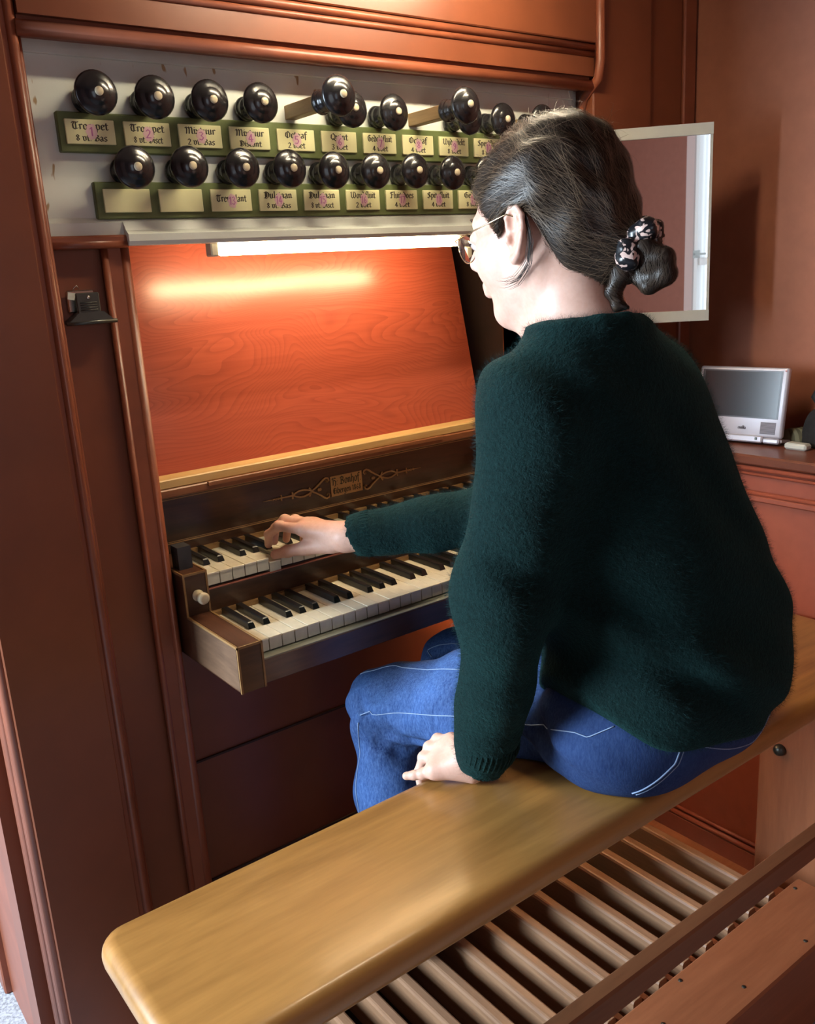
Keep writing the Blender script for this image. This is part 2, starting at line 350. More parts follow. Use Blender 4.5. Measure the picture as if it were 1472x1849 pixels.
# left pilaster, corner moulding, left return
part('pilaster', MB().box(-.335, -.196, .150, .34, FLOOR, ZT, .002), PAINT, org)
m = MB().box(-.196, -.186, .158, .34, FLOOR, ZT)
m.tube([(-.181, .160, FLOOR), (-.181, .160, ZT)], .0075, 12); part('bead', m, PAINT2, org)
m = MB().box(-.188, -.170, .172, .34, FLOOR, ZT); m.tube([(-.170, .176, FLOOR), (-.170, .176, ZT)], .005, 10); part('bead', m, PAINT2, org)
for y, r in ((.163, .009), (.184, .007), (.203, .010), (.228, .008)):
    part('corner_moulding', MB().tube([(-.337, y, FLOOR), (-.337, y, ZT)], r, 12), PAINT2, org)
part('return_step', MB().box(-.362, -.30, .262, .34, FLOOR, ZT), PAINT, org)
part('return_panel', MB().box(-.352, -.30, .34, YF, FLOOR, ZT), PAINT2, org)
part('return_rail', MB().box(-.366, -.34, .60, .66, FLOOR, ZT, .003), PAINT2, org)
# left and right posts beside the manuals
def post(xa, xb, s):
    lo, hi = min(xa, xb), max(xa, xb)
    part('post_panel', MB().box(lo, hi, .205, .30, FLOOR, .606), PAINT, org)
    a, b = sorted((xb, xb-s*.034)); m = MB().box(a, b, .192, .30, FLOOR, .606, .002)
    m.tube([(xb-s*.034, .196, FLOOR), (xb-s*.034, .196, .606)], .006, 10); part('post_stile', m, PAINT2, org)
    part('post_bead', MB().tube([(xb-s*.004, .197, FLOOR), (xb-s*.004, .197, .606)], .0085, 12), PAINT2, org)
    m = MB().box(lo, hi, .180, .30, .606, .622, .003); m.tube([(lo, .186, .610), (hi, .186, .610)], .007, 10); part('post_cap', m, PAINT2, org)
post(-.176, -.050, 1); post(.950, .824, -1)
# right pilaster and the boards towards the side wall
part('pilaster', MB().box(.962, 1.148, .155, .40, FLOOR, ZT, .003), PAINT, org)
part('board', MB().box(1.148, 1.269, .166, .40, FLOOR, ZT, .003), PAINT, org)
part('board', MB().box(1.270, 1.312, .160, .40, FLOOR, ZT, .003), PAINT2, org)
part('bead', MB().tube([(.958, .205, .55), (.958, .200, .80), (.958, .178, .868), (.960, .140, .900), (.962, .136, .93), (.962, .136, ZT)], .0095, 12), PAINT2, org)
# stop board
part('stop_board', MB().box(-.180, .958, .200, .24, .612, .905), PANEL, org, 'chipped grey-green painted stop board')
m = MB().prism([(.188, .640), (.200, .648), (.200, .606), (.176, .606), (.172, .612), (.172, .622), (.180, .628), (.184, .634)], 'x', -.052, .824); part('lower_moulding', m, PANELTRIM, org)
part('lower_moulding', MB().prism([(.190, .640), (.200, .648), (.200, .620), (.190, .620)], 'x', -.174, -.052), PANELTRIM, org)
part('lower_moulding', MB().prism([(.190, .640), (.200, .648), (.200, .620), (.190, .620)], 'x', .824, .955), PANELTRIM, org)
part('upper_moulding', MB().box(-.172, .945, .194, .20, .868, .905, .001), PANELTRIM, org)
part('soffit', MB().box(-.176, .958, .165, .20, .893, .905), PANELTRIM, org)
# fascia above the stops
m = MB().box(-.172, .958, .150, .24, .905, 1.0)
part('fascia', m, PAINT, org)
part('fascia_bead', MB().tube([(-.176, .156, .8885), (.955, .156, .8885)], .0105, 14), PAINT2, org)
part('fascia_moulding', MB().box(-.172, .955, .160, .20, .885, .906), PAINT2, org)
m = MB().tube([(-.176, .150, .946), (.955, .150, .946)], .0055, 10); m.tube([(-.176, .147, .958), (.955, .147, .958)], .0065, 10); part('fascia_moulding', m, PAINT2, org)
part('upper_panel', MB().box(-.176, .955, .140, .24, .965, ZT, .002), PAINT, org)
m = MB().tube([(-.186, .156, .893), (-.186, .156, .905)], .004, 6)
# niche with the music desk
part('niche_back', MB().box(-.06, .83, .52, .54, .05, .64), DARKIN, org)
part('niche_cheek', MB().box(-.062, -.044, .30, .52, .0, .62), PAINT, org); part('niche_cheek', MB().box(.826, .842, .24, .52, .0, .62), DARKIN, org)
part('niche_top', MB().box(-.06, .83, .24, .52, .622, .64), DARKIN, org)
m = MB(); t = .016
m.prism([(.305, .205), (.305+t, .203), (.392+t, .618), (.392, .620)], 'x', -.044, .757); part('music_desk', m, DESK, org, 'red stained pine music desk board')
m = MB().box(-.044, .80, .262, .306, .205, .2215, .002); part('desk_ledge', m, PALEW, org, 'pale pine ledge strip')
m = MB().box(-.044, .80, .258, .302, .190, .205, .002); m.box(.065, .60, .254, .262, .198, .206, .001); part('ledge_rail', m, wood('brown_rail', (.16, .055, .022), (.25, .095, .04), 'x', .4, 25, 10), org)
# knee panel below the manuals
part('knee_panel', MB().box(-.05, .824, .235, .30, FLOOR, .03), PAINT, org)
for z in (-.30, -.55): part('knee_groove', MB().box(-.044, .82, .231, .236, z-.002, z+.002), DARKIN, org)  # dark grooves of the panel, drawn as thin dark strips

# stop labels and knobs
part('label_rail', MB().box(-.128, .845, .190, .201, .738, .793, .0015), OLIVE, org, 'olive green label rail')
part('label_rail', MB().box(-.088, .80, .190, .201, .645, .698, .0015), OLIVE, org, 'olive green label rail')
LBM = MB().box(-.036, .036, -.0022, .0022, -.0168, .0168, .0007).mesh('label_plate', LABEL)
row1 = [('Trompet', '8 vt. Bas', '1'), ('Trompet', '8 vt. Disct', '2'), ('Mixtuur', '2 vt. Bas', '3'), ('Mixtuur', 'Discant', '4'), ('Octaaf', '2 voet', '5'),
        ('Quint', '3 voet', '6'), ('Gedektfluit', '4 voet', '7'), ('Octaaf', '4 voet', '8'), ('Wydgedekt', '8 voet', '9'), ('Speelfluit', '8 voet', '10'), ('', '', '')]
row2 = [('', '', ''), ('', '', ''), ('Tremulant', '', '13'), ('Dulciaan', '8 vt. Bas', '14'), ('Dulciaan', '8 vt. Disct', '15'), ('Woudfluit', '2 voet', '16'),
        ('Fluit does', '4 voet', '17'), ('Spitsfluit', '4 voet', '18'), ('Gedekt', '8 voet', '19'), ('', '', '')]
KB = MB()
prof = [(0, .0175), (.004, .0195), (.008, .0185), (.010, .0160), (.014, .0172), (.017, .0165), (.020, .0140), (.028, .0118), (.034, .0122), (.037, .0150), (.039, .0150), (.041, .0128),
        (.044, .0150), (.047, .0235), (.050, .0285), (.053, .0302), (.056, .0300), (.059, .0275), (.0615, .0225), (.0632, .0185), (.0638, .0172), (.0650, .0160), (.0672, .0090), (.0680, .0048)]
KM = MB().lathe(prof, (0, 0, 0), (0, -1, 0), 32).mesh('stop_knob', EBONY)
DOT = MB().lathe([(.0665, .0062), (.0692, .0060), (.0702, .0044), (.0706, .0018)], (0, 0, 0), (0, -1, 0), 18).mesh('ivory_inlay', IVORY)
ESC = MB().box(-.017, .017, -.004, .004, -.017, .017, .001).mesh('knob_escutcheon', OLIVE)
for r, (row, x0, z0, kz) in enumerate(((row1, -.0825, .766, .810), (row2, -.0405, .671, .714))):
    for i, (a, b, num) in enumerate(row):
        x = x0+.0863*i; lb = inst('label_plate', LBM, org, (x, .189, z0)); y = .1866
        if a:
            t = MB(); text_mesh(t, a, x, z0+(.0030 if b else -.002), y, .0070, .054)
            if b: text_mesh(t, b, x, z0-.0125, y, .0060, .046)
            part('lettering', t, INK, lb)
        if num:
            k = MB(); n = 18; px, pz = x+.001, z0+(0 if b else -.001)
            vs = [(px+.0082*math.cos(2*math.pi*j/n)*(1+.12*math.sin(3*j)), y-.0004, pz+.0108*math.sin(2*math.pi*j/n)*(1+.1*math.cos(2*j+i))) for j in range(n)]
            k.add(vs, [tuple(range(n))]); part('number_sticker', k, PINK, lb)
            t = MB(); text_mesh(t, num, px, pz-.0055, y-.0006, .0085, .012, .13, .05); part('number', t, PINKINK, lb)
        if r == 1 and i > 8 or r == 0 and i > 10: continue
        pull = {(0, 4): .092, (0, 7): .092, (0, 10): .02}.get((r, i), 0.0)
        kb = inst('stop_knob', KM, org, (x, .1965-pull, kz), (random.uniform(-.03, .03), 0, random.uniform(-.03, .03)))
        d = link('ivory_inlay', DOT, kb)
        if pull:
            q = MB().box(x-.010, x+.010, .196-pull, .21, kz-.011, kz+.011, .001); part('draw_rod', q, ROD, org)

# warm tube lamp under the stop board
lamp = thing('tube_lamp', 'glowing warm tube lamp under the grey stop board', 'lamp', (.36, .225, .600))
part('tube', MB().tube([(.115, .225, .597), (.122, .225, .597), (.625, .225, .597), (.632, .225, .597)], [.008, .0105, .0105, .008], 14), TUBE, lamp)
part('lamp_fitting', MB().box(.105, .645, .212, .238, .6065, .614), WHITEP, lamp); part('end_cap', MB().box(.100, .114, .214, .236, .586, .608, .002), WHITEP, lamp); part('end_cap', MB().box(.633, .647, .214, .236, .586, .608, .002), WHITEP, lamp)
# strip lamp high on the upper panel, lights the fascia and the stop board
lamp2 = thing('strip_lamp', 'strip lamp with a metal hood on the upper panel above the stops', 'lamp', (.42, .14, 1.17))
part('tube', MB().tube([(.18, -.10, 1.095), (.68, -.10, 1.095)], .011, 12), TUBE2, lamp2)
part('hood', MB().prism([(-.055, 1.13), (-.120, 1.13), (-.132, 1.120), (-.132, 1.100), (-.128, 1.100), (-.128, 1.118), (-.118, 1.126), (-.055, 1.126)], 'x', .16, .70), PALEMETAL, lamp2)
for x in (.165, .68): part('lamp_holder', MB().box(x, x+.015, -.12, -.07, 1.085, 1.126), PALEMETAL, lamp2)
for x in (.25, .60): part('arm', MB().tube([(x, -.07, 1.130), (x, .00, 1.150), (x, .139, 1.150)], .006, 8), PALEMETAL, lamp2)
# small lamp below the key desk that lights the pedals
lamp3 = thing('pedal_lamp', 'small tube lamp fixed to the knee panel above the pedals', 'lamp', (.70, .22, -.13))
part('tube', MB().tube([(.60, .205, -.125), (.80, .205, -.125)], .009, 12), TUBE3, lamp3)
part('hood', MB().prism([(.235, -.105), (.185, -.105), (.178, -.118), (.182, -.118), (.188, -.110), (.235, -.110)], 'x', .54, .82), PALEMETAL, lamp3)
part('end_cap', MB().box(.54, .555, .19, .235, -.14, -.110), PALEMETAL, lamp3); part('end_cap', MB().box(.805, .82, .19, .235, -.14, -.110), PALEMETAL, lamp3)

# ------------------------------------------------------------------ key desk with two manuals
kd = thing('key_desk', 'dark walnut key desk with two manuals of bone and ebony keys', 'keyboard', (.378, .13, -.07))
w = .0236; NW = 32
def cheek(x0, x1):
    L = part('cheek', MB().prism([(-.022, -.068), (.300, -.068), (.300, .081), (.157, .081), (.157, .008), (-.022, .008)], 'x', x0, x1), WALNUT, kd)
    part('cheek_top', MB().box(x0+.003, x1-.003, -.019, .156, .0075, .0088), WALNUTY, L); part('cheek_top', MB().box(x0+.003, x1-.003, .161, .298, .0805, .0818), WALNUTY, L)
    part('daylit_side', MB().box(x0-.001, x0, -.018, .155, -.065, .005), CHEEK, L, 'lighter walnut side with daylight in its colour')  # daylight on the front of the cheek's side, put in as lighter wood
    e = .0016
    for x in (x0, x1):
        b = MB(); b.box(x-e, x+e, -.0235, .158, .0055, .0092); b.box(x-e, x+e, -.0235, -.0205, -.068, .009); b.box(x-e, x+e, .1555, .1585, .006, .082); b.box(x-e, x+e, .157, .298, .0785, .0824)
        part('edging', b, EDGE, L)
    b = MB(); b.box(x0, x1, -.0236, -.0206, .0055, .0092); b.box(x0, x1, .1554, .1584, .0785, .0824); part('edging', b, EDGE, L)
cheek(-.042, -.0015); cheek(.7567, .797)
part('stop_block', MB().prism([(-.0345, .186), (-.0105, .186), (-.0105, .214), (-.0345, .214)], 'z', .0818, .121), plain('dark_grey_block', (.035, .035, .038), .45), kd, 'dark grey square block on the cheek')
part('stop_block', MB().prism([(.7665, .186), (.7905, .186), (.7905, .214), (.7665, .214)], 'z', .0818, .121), EBONY, kd)
ivk = [(0, .0085), (.004, .0098), (.007, .0098), (.010, .0068), (.014, .0062), (.018, .0080), (.022, .0098), (.027, .0102), (.030, .0088), (.0315, .0060), (.0312, .0040), (.0318, .0018)]
part('coupler_knob', MB().lathe(ivk, (-.0215, .157, .043), (0, -1, 0), 24), IVORY, kd, 'small turned ivory knob'); part('coupler_knob', MB().lathe(ivk, (.778, .157, .043), (0, -1, 0), 24), IVORY, kd)
part('key_bed', MB().box(0, .7555, .0, .30, -.068, -.030), WALNUT, kd)
part('key_slip', MB().box(-.001, .756, -.018, .004, -.066, -.026, .001), WALNUT, kd)
part('slip_ledge', MB().box(-.001, .756, -.017, .006, -.0262, -.0243), plain('grey_ledge', (.22, .23, .19), .4), kd)
part('manual_rail', MB().box(-.001, .756, .160, .30, -.030, .0455), WALNUT, kd); part('felt_strip', MB().box(-.001, .756, .1565, .165, .0455, .0475), FELT, kd, 'faded red felt strip')
part('back_strip', MB().box(0, .755, .150, .160, -.004, .0065), EDGE, kd); part('back_strip', MB().box(0, .755, .285, .292, .070, .0835), EDGE, kd)
part('fallboard', MB().prism([(.292, .068), (.306, .068), (.306, .192), (.286, .192)], 'x', -.042, .797), WALNUT, kd)
fb = kd.children[-1] if False else [o for o in kd.children if o.name.startswith('fallboard')][0]
for z in (.100, .1805):
    yy = .292-.006*(z-.068)/.124; part('inlay_line', MB().box(-.03, .785, yy-.0008, yy+.002, z-.0009, z+.0009), INLAY, fb); part('inlay_line', MB().box(-.03, .785, yy-.0008, yy+.002, z+.0025, z+.0034), INLAY, fb)
part('end_batten', MB().box(-.030, -.0295, .2865, .2885, .100, .183), INLAY, fb)
# maker's plate with scrolls
PCX, PCZ = .374, .140; yf = .2879
part('name_plate', MB().box(PCX-.0375, PCX+.0375, yf-.0012, yf+.004, PCZ-.0205, PCZ+.0205), plain('brass_plate', (.48, .285, .12), .42, var=.1), fb, "inlaid maker's plate")
t = MB(); text_mesh(t, 'H: Bonhof.', PCX, PCZ+.002, yf-.0016, .0105, .070); text_mesh(t, 'Eibergen 1868', PCX, PCZ-.0155, yf-.0016, .0082, .068); part('lettering', t, INK, fb)
def flat(pts, r): r = [q*1.75 for q in r] if isinstance(r, list) else r*1.75; sc.tube([(PCX+s*x, yf-.0008-.00002*j, PCZ+z) for j, (x, z) in enumerate(pts)], r, 4, False)
for s in (-1, 1):
    sc = MB()
    for q in (-1, 1):
        flat([(.083, 0), (.072, q*.006), (.062, q*.0125), (.055, q*.0180), (.049, q*.0205), (.0435, q*.0188), (.0420, q*.0145), (.0445, q*.0118), (.0480, q*.0128), (.0475, q*.0155)], [.0012, .0013, .0014, .0015, .0014, .0013, .0012, .0011, .0010, .0009])
        flat([(.081, 0), (.090, q*.0042), (.100, q*.0066), (.110, q*.0064), (.118, q*.0035), (.124, 0)], [.0010, .0013, .0014, .0013, .0012, .0011])
        flat([(.083, 0), (.086, q*.006), (.0885, q*.0085)], [.0012, .0012, .0014]); flat([(.125, 0), (.126, q*.0070)], .0013); flat([(.150, 0), (.1505, q*.0058)], .0011)
    for x in (.0625, .066): flat([(x, -.003), (x, .003)], .0012)
    flat([(.060, 0), (.069, 0)], .0012); flat([(.124, 0), (.150, 0)], [.0013, .0011]); flat([(.150, 0), (.190, 0)], [.0012, .0003])
    for x in (.156, .1625, .169): flat([(x-.002, 0), (x, 0), (x+.002, 0)], [.0006, .0021, .0006])
    part('scroll_inlay', sc, INLAY, fb, 'pale inlaid scroll ornament')
# keys
def natural_mesh(L):
    m = MB(); m.box(.0004, w-.0004, 0, L, -.0035, 0, .0006); m2 = m
    m2.box(.0009, w-.0009, .0012, L, -.0215, -.0035); return m2
def nat(L):
    m = natural_mesh(L); me = m.mesh('natural_key', [BONE, BONEF])
    for p in me.polygons:
        if p.center.z < -.004: p.material_index = 1
    return me
NATL, NATU = nat(.152), nat(.132)
def sharp_mesh(L):
    m = MB(); a, b, h = .0062, .0048, .0105
    vs = [(-a, 0, 0), (a, 0, 0), (a, L, 0), (-a, L, 0), (-b, .0042, h-.0015), (b, .0042, h-.0015), (b, L, h), (-b, L, h), (-b*.85, .006, h), (b*.85, .006, h)]
    return m.add(vs, [(3, 2, 1, 0), (0, 1, 5, 4), (1, 2, 6, 5), (3, 0, 4, 7), (2, 3, 7, 6), (4, 5, 9, 8), (8, 9, 6, 7), (5, 6, 9), (4, 8, 7)]).mesh('sharp_key', SHARP)
SHL, SHU = sharp_mesh(.100), sharp_mesh(.090)
PRESS = {(1, 5): .0085}
for man, (y0, z0, NM, SM, sy) in enumerate(((0, 0, NATL, SHL, .052), (.157, .0745, NATU, SHU, .044))):
    for i in range(NW):
        inst('natural_key', NM, kd, (i*w, y0, z0-PRESS.get((man, i), random.uniform(0, .0006))))
        if i % 7 in (0, 1, 3, 4, 5) and i < NW-1:
            off = {0: -.0018, 1: .0018, 3: -.0025, 4: 0, 5: .0025}[i % 7]
            inst('sharp_key', SM, kd, ((i+1)*w+off, y0+sy, z0))

# ------------------------------------------------------------------ bench
BZ = -.185
bench = thing('organ_bench', 'long honey-coloured wooden organ bench with rounded edges', 'bench', (.36, -.37, FLOOR))
def rounded_slab(x0, x1, y0, y1, z0, z1, rc, er):
    bm = bmesh.new(); vs = []
    for (cx_, cy_, a0) in ((x1-rc, y1-rc, 0), (x0+rc, y1-rc, 90), (x0+rc, y0+rc, 180), (x1-rc, y0+rc, 270)):
        for j in range(7):
            a = math.radians(a0+15*j); vs.append(bm.verts.new((cx_+rc*math.cos(a), cy_+rc*math.sin(a), z0)))
    f = bm.faces.new(vs); r = bmesh.ops.extrude_face_region(bm, geom=[f])
    for v in r['geom']:
        if isinstance(v, bmesh.types.BMVert): v.co.z = z1
    bm.normal_update()
    ed = [e for e in bm.edges if abs(e.verts[0].co.z-e.verts[1].co.z) < 1e-6]
    bmesh.ops.bevel(bm, geom=ed, offset=er, segments=6, profile=.5, affect='EDGES')
    return MB().bm(bm, True)
part('seat', rounded_slab(-.366, 1.098, -.505, -.238, BZ-.043, BZ, .035, .019), BENCHW, bench)
SUPW = wood('red_brown_bench_support', (.22, .075, .032), (.34, .125, .055), 'z', .5, 12, 9)
part('support', MB().box(-.330, -.296, -.47, -.262, FLOOR, BZ-.043, .004), wood('oak_support', (.27, .135, .05), (.42, .24, .10), 'z', .5, 12, 9), bench); part('support', MB().box(1.040, 1.072, -.47, -.235, FLOOR, BZ-.043, .004), SUPW, bench)
part('stretcher', MB().box(-.296, 1.040, -.474, -.444, -.548, -.502, .004), wood('stretcher_wood', (.16, .065, .03), (.27, .12, .055), 'x', .45, 14, 9), bench)
part('bolt', MB().lathe([(0, .012), (.006, .013), (.012, .011), (.016, .005)], (1.040, -.285, -.475), (-1, 0, 0), 14), METAL, bench)

# ------------------------------------------------------------------ pedalboard
pb = thing('pedalboard', 'wooden pedalboard with rounded pedals under the bench', 'pedalboard', (.36, -.15, FLOOR))
PZ = -.695
prof = [(-.0115, -.075), (-.0115, -.006), (-.0095, -.0015), (-.0065, 0), (.0065, 0), (.0095, -.0015), (.0115, -.006), (.0115, -.075)]
PM = MB().prism([(x, z) for x, z in prof], 'y', -.375, .215, False).mesh('pedal', PEDALW)
SPM = MB().prism([(-.011, -.05), (-.011, .034), (-.006, .040), (.006, .040), (.011, .034), (.011, -.05)], 'y', .06, .215).mesh('sharp_pedal', PEDALW)
for i in range(16):
    x = .878-.0688*i; inst('pedal', PM, pb, (x, 0, PZ))
    if i % 7 not in (2, 6) and i < 15: inst('sharp_pedal', SPM, pb, (x-.0344, 0, PZ))
part('heel_board', MB().box(-.22, .955, -.510, -.385, FLOOR, -.690, .004), PEDALB, pb)
for x in (.20, .55, .92): part('screw', MB().lathe([(0, .004), (.0008, .0038)], (x, -.40, -.690), (0, 0, 1), 10), METAL, pb)
for x, y in ((.62, -.48), (.45, -.44), (.80, -.49)): part('screw', MB().lathe([(0, .004), (.0008, .0038)], (x, y, -.690), (0, 0, 1), 10), METAL, pb)
for i in range(17):
    x = .878+.0344-.0688*i; part('spacer', MB().box(x-.006, x+.006, -.385, -.345, -.79, -.720), PEDALB, pb)
part('side_rail', MB().box(.930, .955, -.385, .215, FLOOR, -.735), PEDALB, pb); part('side_rail', MB().box(-.22, -.195, -.385, .215, FLOOR, -.735), PEDALB, pb)
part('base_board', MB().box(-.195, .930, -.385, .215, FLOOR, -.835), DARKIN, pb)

# ------------------------------------------------------------------ low cabinet along the right wall
cab = thing('low_cabinet', 'long low terracotta painted cabinet along the side wall', 'cabinet', (1.22, -.5, FLOOR))
CX = 1.116
part('body', MB().box(CX, XR-.008, -1.3, .155, FLOOR, .105), CABP, cab)
part('top_board', MB().box(CX-.014, XR-.008, -1.3, .155, .108, .130, .004), plain('dark_red_brown_top', (.19, .060, .034), .35, var=.08), cab)
m = MB().tube([(CX-.004, -1.3, .100), (CX-.004, .155, .100)], .006, 10); m.tube([(CX-.002, -1.3, .088), (CX-.002, .155, .088)], .004, 8); part('top_moulding', m, CABP, cab)
m = MB().box(CX-.010, CX, -1.3, .155, .030, .044, .003); m.tube([(CX-.006, -1.3, .048), (CX-.006, .155, .048)], .005, 10); part('frieze_moulding', m, CABP, cab)
part('base_board', MB().box(CX-.012, CX, -.30, .155, FLOOR, -.812, .002), CABP, cab)
m = MB().tube([(CX-.008, -.30, -.805), (CX-.008, .155, -.805)], .007, 10); m.tube([(CX-.006, -.30, -.790), (CX-.006, .155, -.790)], .0045, 8); part('base_moulding', m, CABP, cab)

# ------------------------------------------------------------------ swivelling mirror on the right pilaster
mt = Vector((.71029, -.70390, 0)); mn = Vector((-.70390, -.71029, 0)); MR = Vector((1.115, -.026, .6025)); MW, MH = .285, .392
mir = thing('wall_mirror', 'tilted swivel mirror in a pale metal frame beside the organist', 'mirror', tuple(MR-mt*MW/2))
def mbox(u0, u1, d0, d1, z0, z1):
    q = MB(); vs = []
    for u in (u0, u1):
        for d in (d0, d1):
            for z in (z0, z1): p = MR-mt*u+mn*d; vs.append((p.x, p.y, MR.z+z))
    return q.add(vs, [(0, 1, 3, 2), (4, 6, 7, 5), (0, 4, 5, 1), (2, 3, 7, 6), (0, 2, 6, 4), (1, 5, 7, 3)])
part('glass', mbox(.004, MW-.004, -.002, .002, -MH/2+.02, MH/2-.02), MIRROR, mir)
part('backing', mbox(0, MW, -.012, -.0022, -MH/2, MH/2), PALEMETAL, mir)
for z0, z1 in ((MH/2-.022, MH/2), (-MH/2, -MH/2+.022)): part('frame_rail', mbox(0, MW, -.012, .007, z0, z1), PALEMETAL, mir)
for u0, u1 in ((0, .005), (MW-.005, MW)): part('frame_edge', mbox(u0, u1, -.012, .004, -MH/2+.022, MH/2-.022), PALEMETAL, mir)
part('swivel_arm', MB().tube([tuple(MR-mt*.20-mn*.010+Vector((0, 0, .02))), (1.02, .11, .62), (1.02, .154, .62)], .006, 8), METAL, mir)

# ------------------------------------------------------------------ things on the cabinet
dv = thing('portable_dvd_player', 'silver portable video player with dark screen standing open on cabinet', 'video player', (1.20, -.05, .130))
def dl(x, y, z):   # local: y along the screen width, z up the lid, x depth (into the wall)
    th = math.radians(8); a = math.radians(9); X = x*math.cos(th)+z*math.sin(th); Z = z*math.cos(th)-x*math.sin(th)
    return (1.195+X*math.cos(a)-y*math.sin(a), -.05+y*math.cos(a), .1412+Z)
def dbox(x0, x1, y0, y1, z0, z1, bev=0):
    q = MB(); q.box(x0, x1, y0, y1, z0, z1, bev); q.v = [dl(*p) for p in q.v]; return q
part('lid', dbox(0, .014, -.10, .10, .006, .158, .005), SILVER, dv)
part('screen', dbox(-.0008, .001, -.086, .086, .050, .148), SCREEN, dv)
part('screen_border', dbox(-.0004, .001, -.089, .092, .047, .151), plain('dark_bezel', (.05, .045, .055), .3), dv)
part('speaker_grille', dbox(-.0012, .001, -.086, -.053, .014, .040), plain('grille_grey', (.33, .32, .38), .6), dv)
for k in range(9): part('grille_slot', dbox(-.0016, .0005, -.085, -.054, .0152+k*.0028, .0162+k*.0028), plain('slot', (.14, .14, .17), .6) if k == 0 else bpy.data.materials['slot'], dv)
part('hinge', dbox(-.004, .012, -.098, -.062, -.006, .006, .003), SILVER, dv); part('hinge_bar', dbox(-.002, .012, -.060, .095, -.006, .010, .003), SILVER, dv)
part('button', dbox(-.003, .0, -.050, -.044, .000, .006, .001), METAL, dv); part('indicator', dbox(-.0012, .0, -.096, -.093, .150, .153), plain('red_dot', (.5, .12, .08), .4), dv)
part('base', dbox(.004, .075, -.10, .10, -.003, .004, .001), SILVER, dv)
t = MB(); text_mesh(t, 'enolka', 0, 0, 0, .005, None, .18, .05); t.v = [dl(-.0009, -(x)-.012, z+.022) for x, y, z in t.v]; part('lettering', t, plain('grey_print', (.10, .09, .11), .6), dv)
for o in dv.children: pass
m, t_, b = nt('green_striped_cloth'); b.inputs['Roughness'].default_value = .85
wv = N(t_, 'ShaderNodeTexWave'); wv.inputs['Scale'].default_value = 28; wv.inputs['Distortion'].default_value = 1.2; lk(t_, coords(t_, (1, 1, 1), (0, 0, .5)), wv.inputs['Vector'])
lk(t_, ramp(t_, wv.outputs['Fac'], [(.3, (.07, .06, .03)), (.6, (.17, .155, .09))]), b.inputs['Base Color']); STRIPE = m
def blob(cx_, cy_, z0, rx, ry, h, seed, nu=28, nv=12, amp=.12):
    random.seed(seed); ph = [random.uniform(0, 6) for _ in range(6)]; m = MB(); vs = []; fs = []
    for j in range(nv+1):
        v = j/nv*math.pi/2
        for i in range(nu):
            a = 2*math.pi*i/nu; k = 1+amp*math.sin(3*a+ph[0])+amp*.6*math.sin(5*a+ph[1]+3*v)
            r = math.cos(v)**.55
            vs.append((cx_+rx*k*r*math.cos(a), cy_+ry*k*r*math.sin(a), z0+h*math.sin(v)*(1+amp*math.sin(2*a+ph[2])*math.sin(v)*math.cos(v)*2)))
    for j in range(nv):
        for i in range(nu): fs.append((j*nu+i, j*nu+(i+1) % nu, (j+1)*nu+(i+1) % nu, (j+1)*nu+i))
    fs.append(tuple(range(nu))[::-1]); return m.add(vs, fs, True)
single('folded_cloth', blob(1.275, -.155, .1302, .028, .042, .033, 3), STRIPE, 'small olive striped folded cloth behind the video player', 'cloth', (1.275, -.155, .1302))
single('plastic_box', MB().box(1.196, 1.222, -.215, -.165, .1302, .1440, .004), WHITEP, 'small white plastic box on the cabinet top', 'box', (1.209, -.19, .1302))
bagm = blob(1.268, -.232, .1302, .040, .062, .082, 5, amp=.08)
bag = thing('black_bag', 'black fabric bag with a strap at the cabinet wall', 'bag', (1.268, -.232, .1302)); part('bag_body', bagm, BLACKFAB, bag)
part('strap', MB().tube([(1.28, -.215, .19), (1.285, -.195, .215), (1.29, -.178, .232), (1.29, -.185, .246), (1.285, -.23, .25), (1.28, -.27, .19)], .009, 8), BLACKFAB, bag)

# ------------------------------------------------------------------ letter clip on the left post
clip = thing('letter_clip', 'dark steel letter clip hanging on the left post', 'clip', (-.122, .20, .505))
def trap(x0, x1, X0, X1, y0, y1, z0, z1): return MB().prism([(x0, z0), (x1, z0), (X1, z1), (X0, z1)], 'y', y0, y1)
part('jaw', trap(-.160, -.086, -.140, -.104, .176, .203, .497, .513), METAL, clip)
part('jaw_lip', MB().tube([(-.161, .178, .498), (-.085, .178, .498)], .003, 8), METAL, clip)
part('spring_plate', MB().box(-.141, -.106, .181, .185, .511, .541, .0015), METAL, clip)
for k in range(4): part('ridge', MB().tube([(-.136, .1805, .516+k*.0035), (-.111, .1805, .516+k*.0035)], .0009, 6), METAL, clip)
part('rivet', MB().lathe([(0, .003), (.001, .003), (.002, .0015)], (-.123, .181, .534), (0, -1, 0), 12), NICKEL, clip)
part('back_plate', MB().box(-.149, -.108, .196, .201, .513, .545, .0015), NICKEL, clip); part('paper_scrap', MB().add([(-.149, .1953, .533), (-.139, .1950, .531), (-.136, .1955, .541), (-.147, .1952, .543)], [(0, 1, 2, 3)]), WHITEP, clip)
part('wire', MB().tube([(-.140, .198, .543), (-.137, .197, .549), (-.132, .198, .552), (-.129, .199, .547)], .0007, 6), NICKEL, clip)
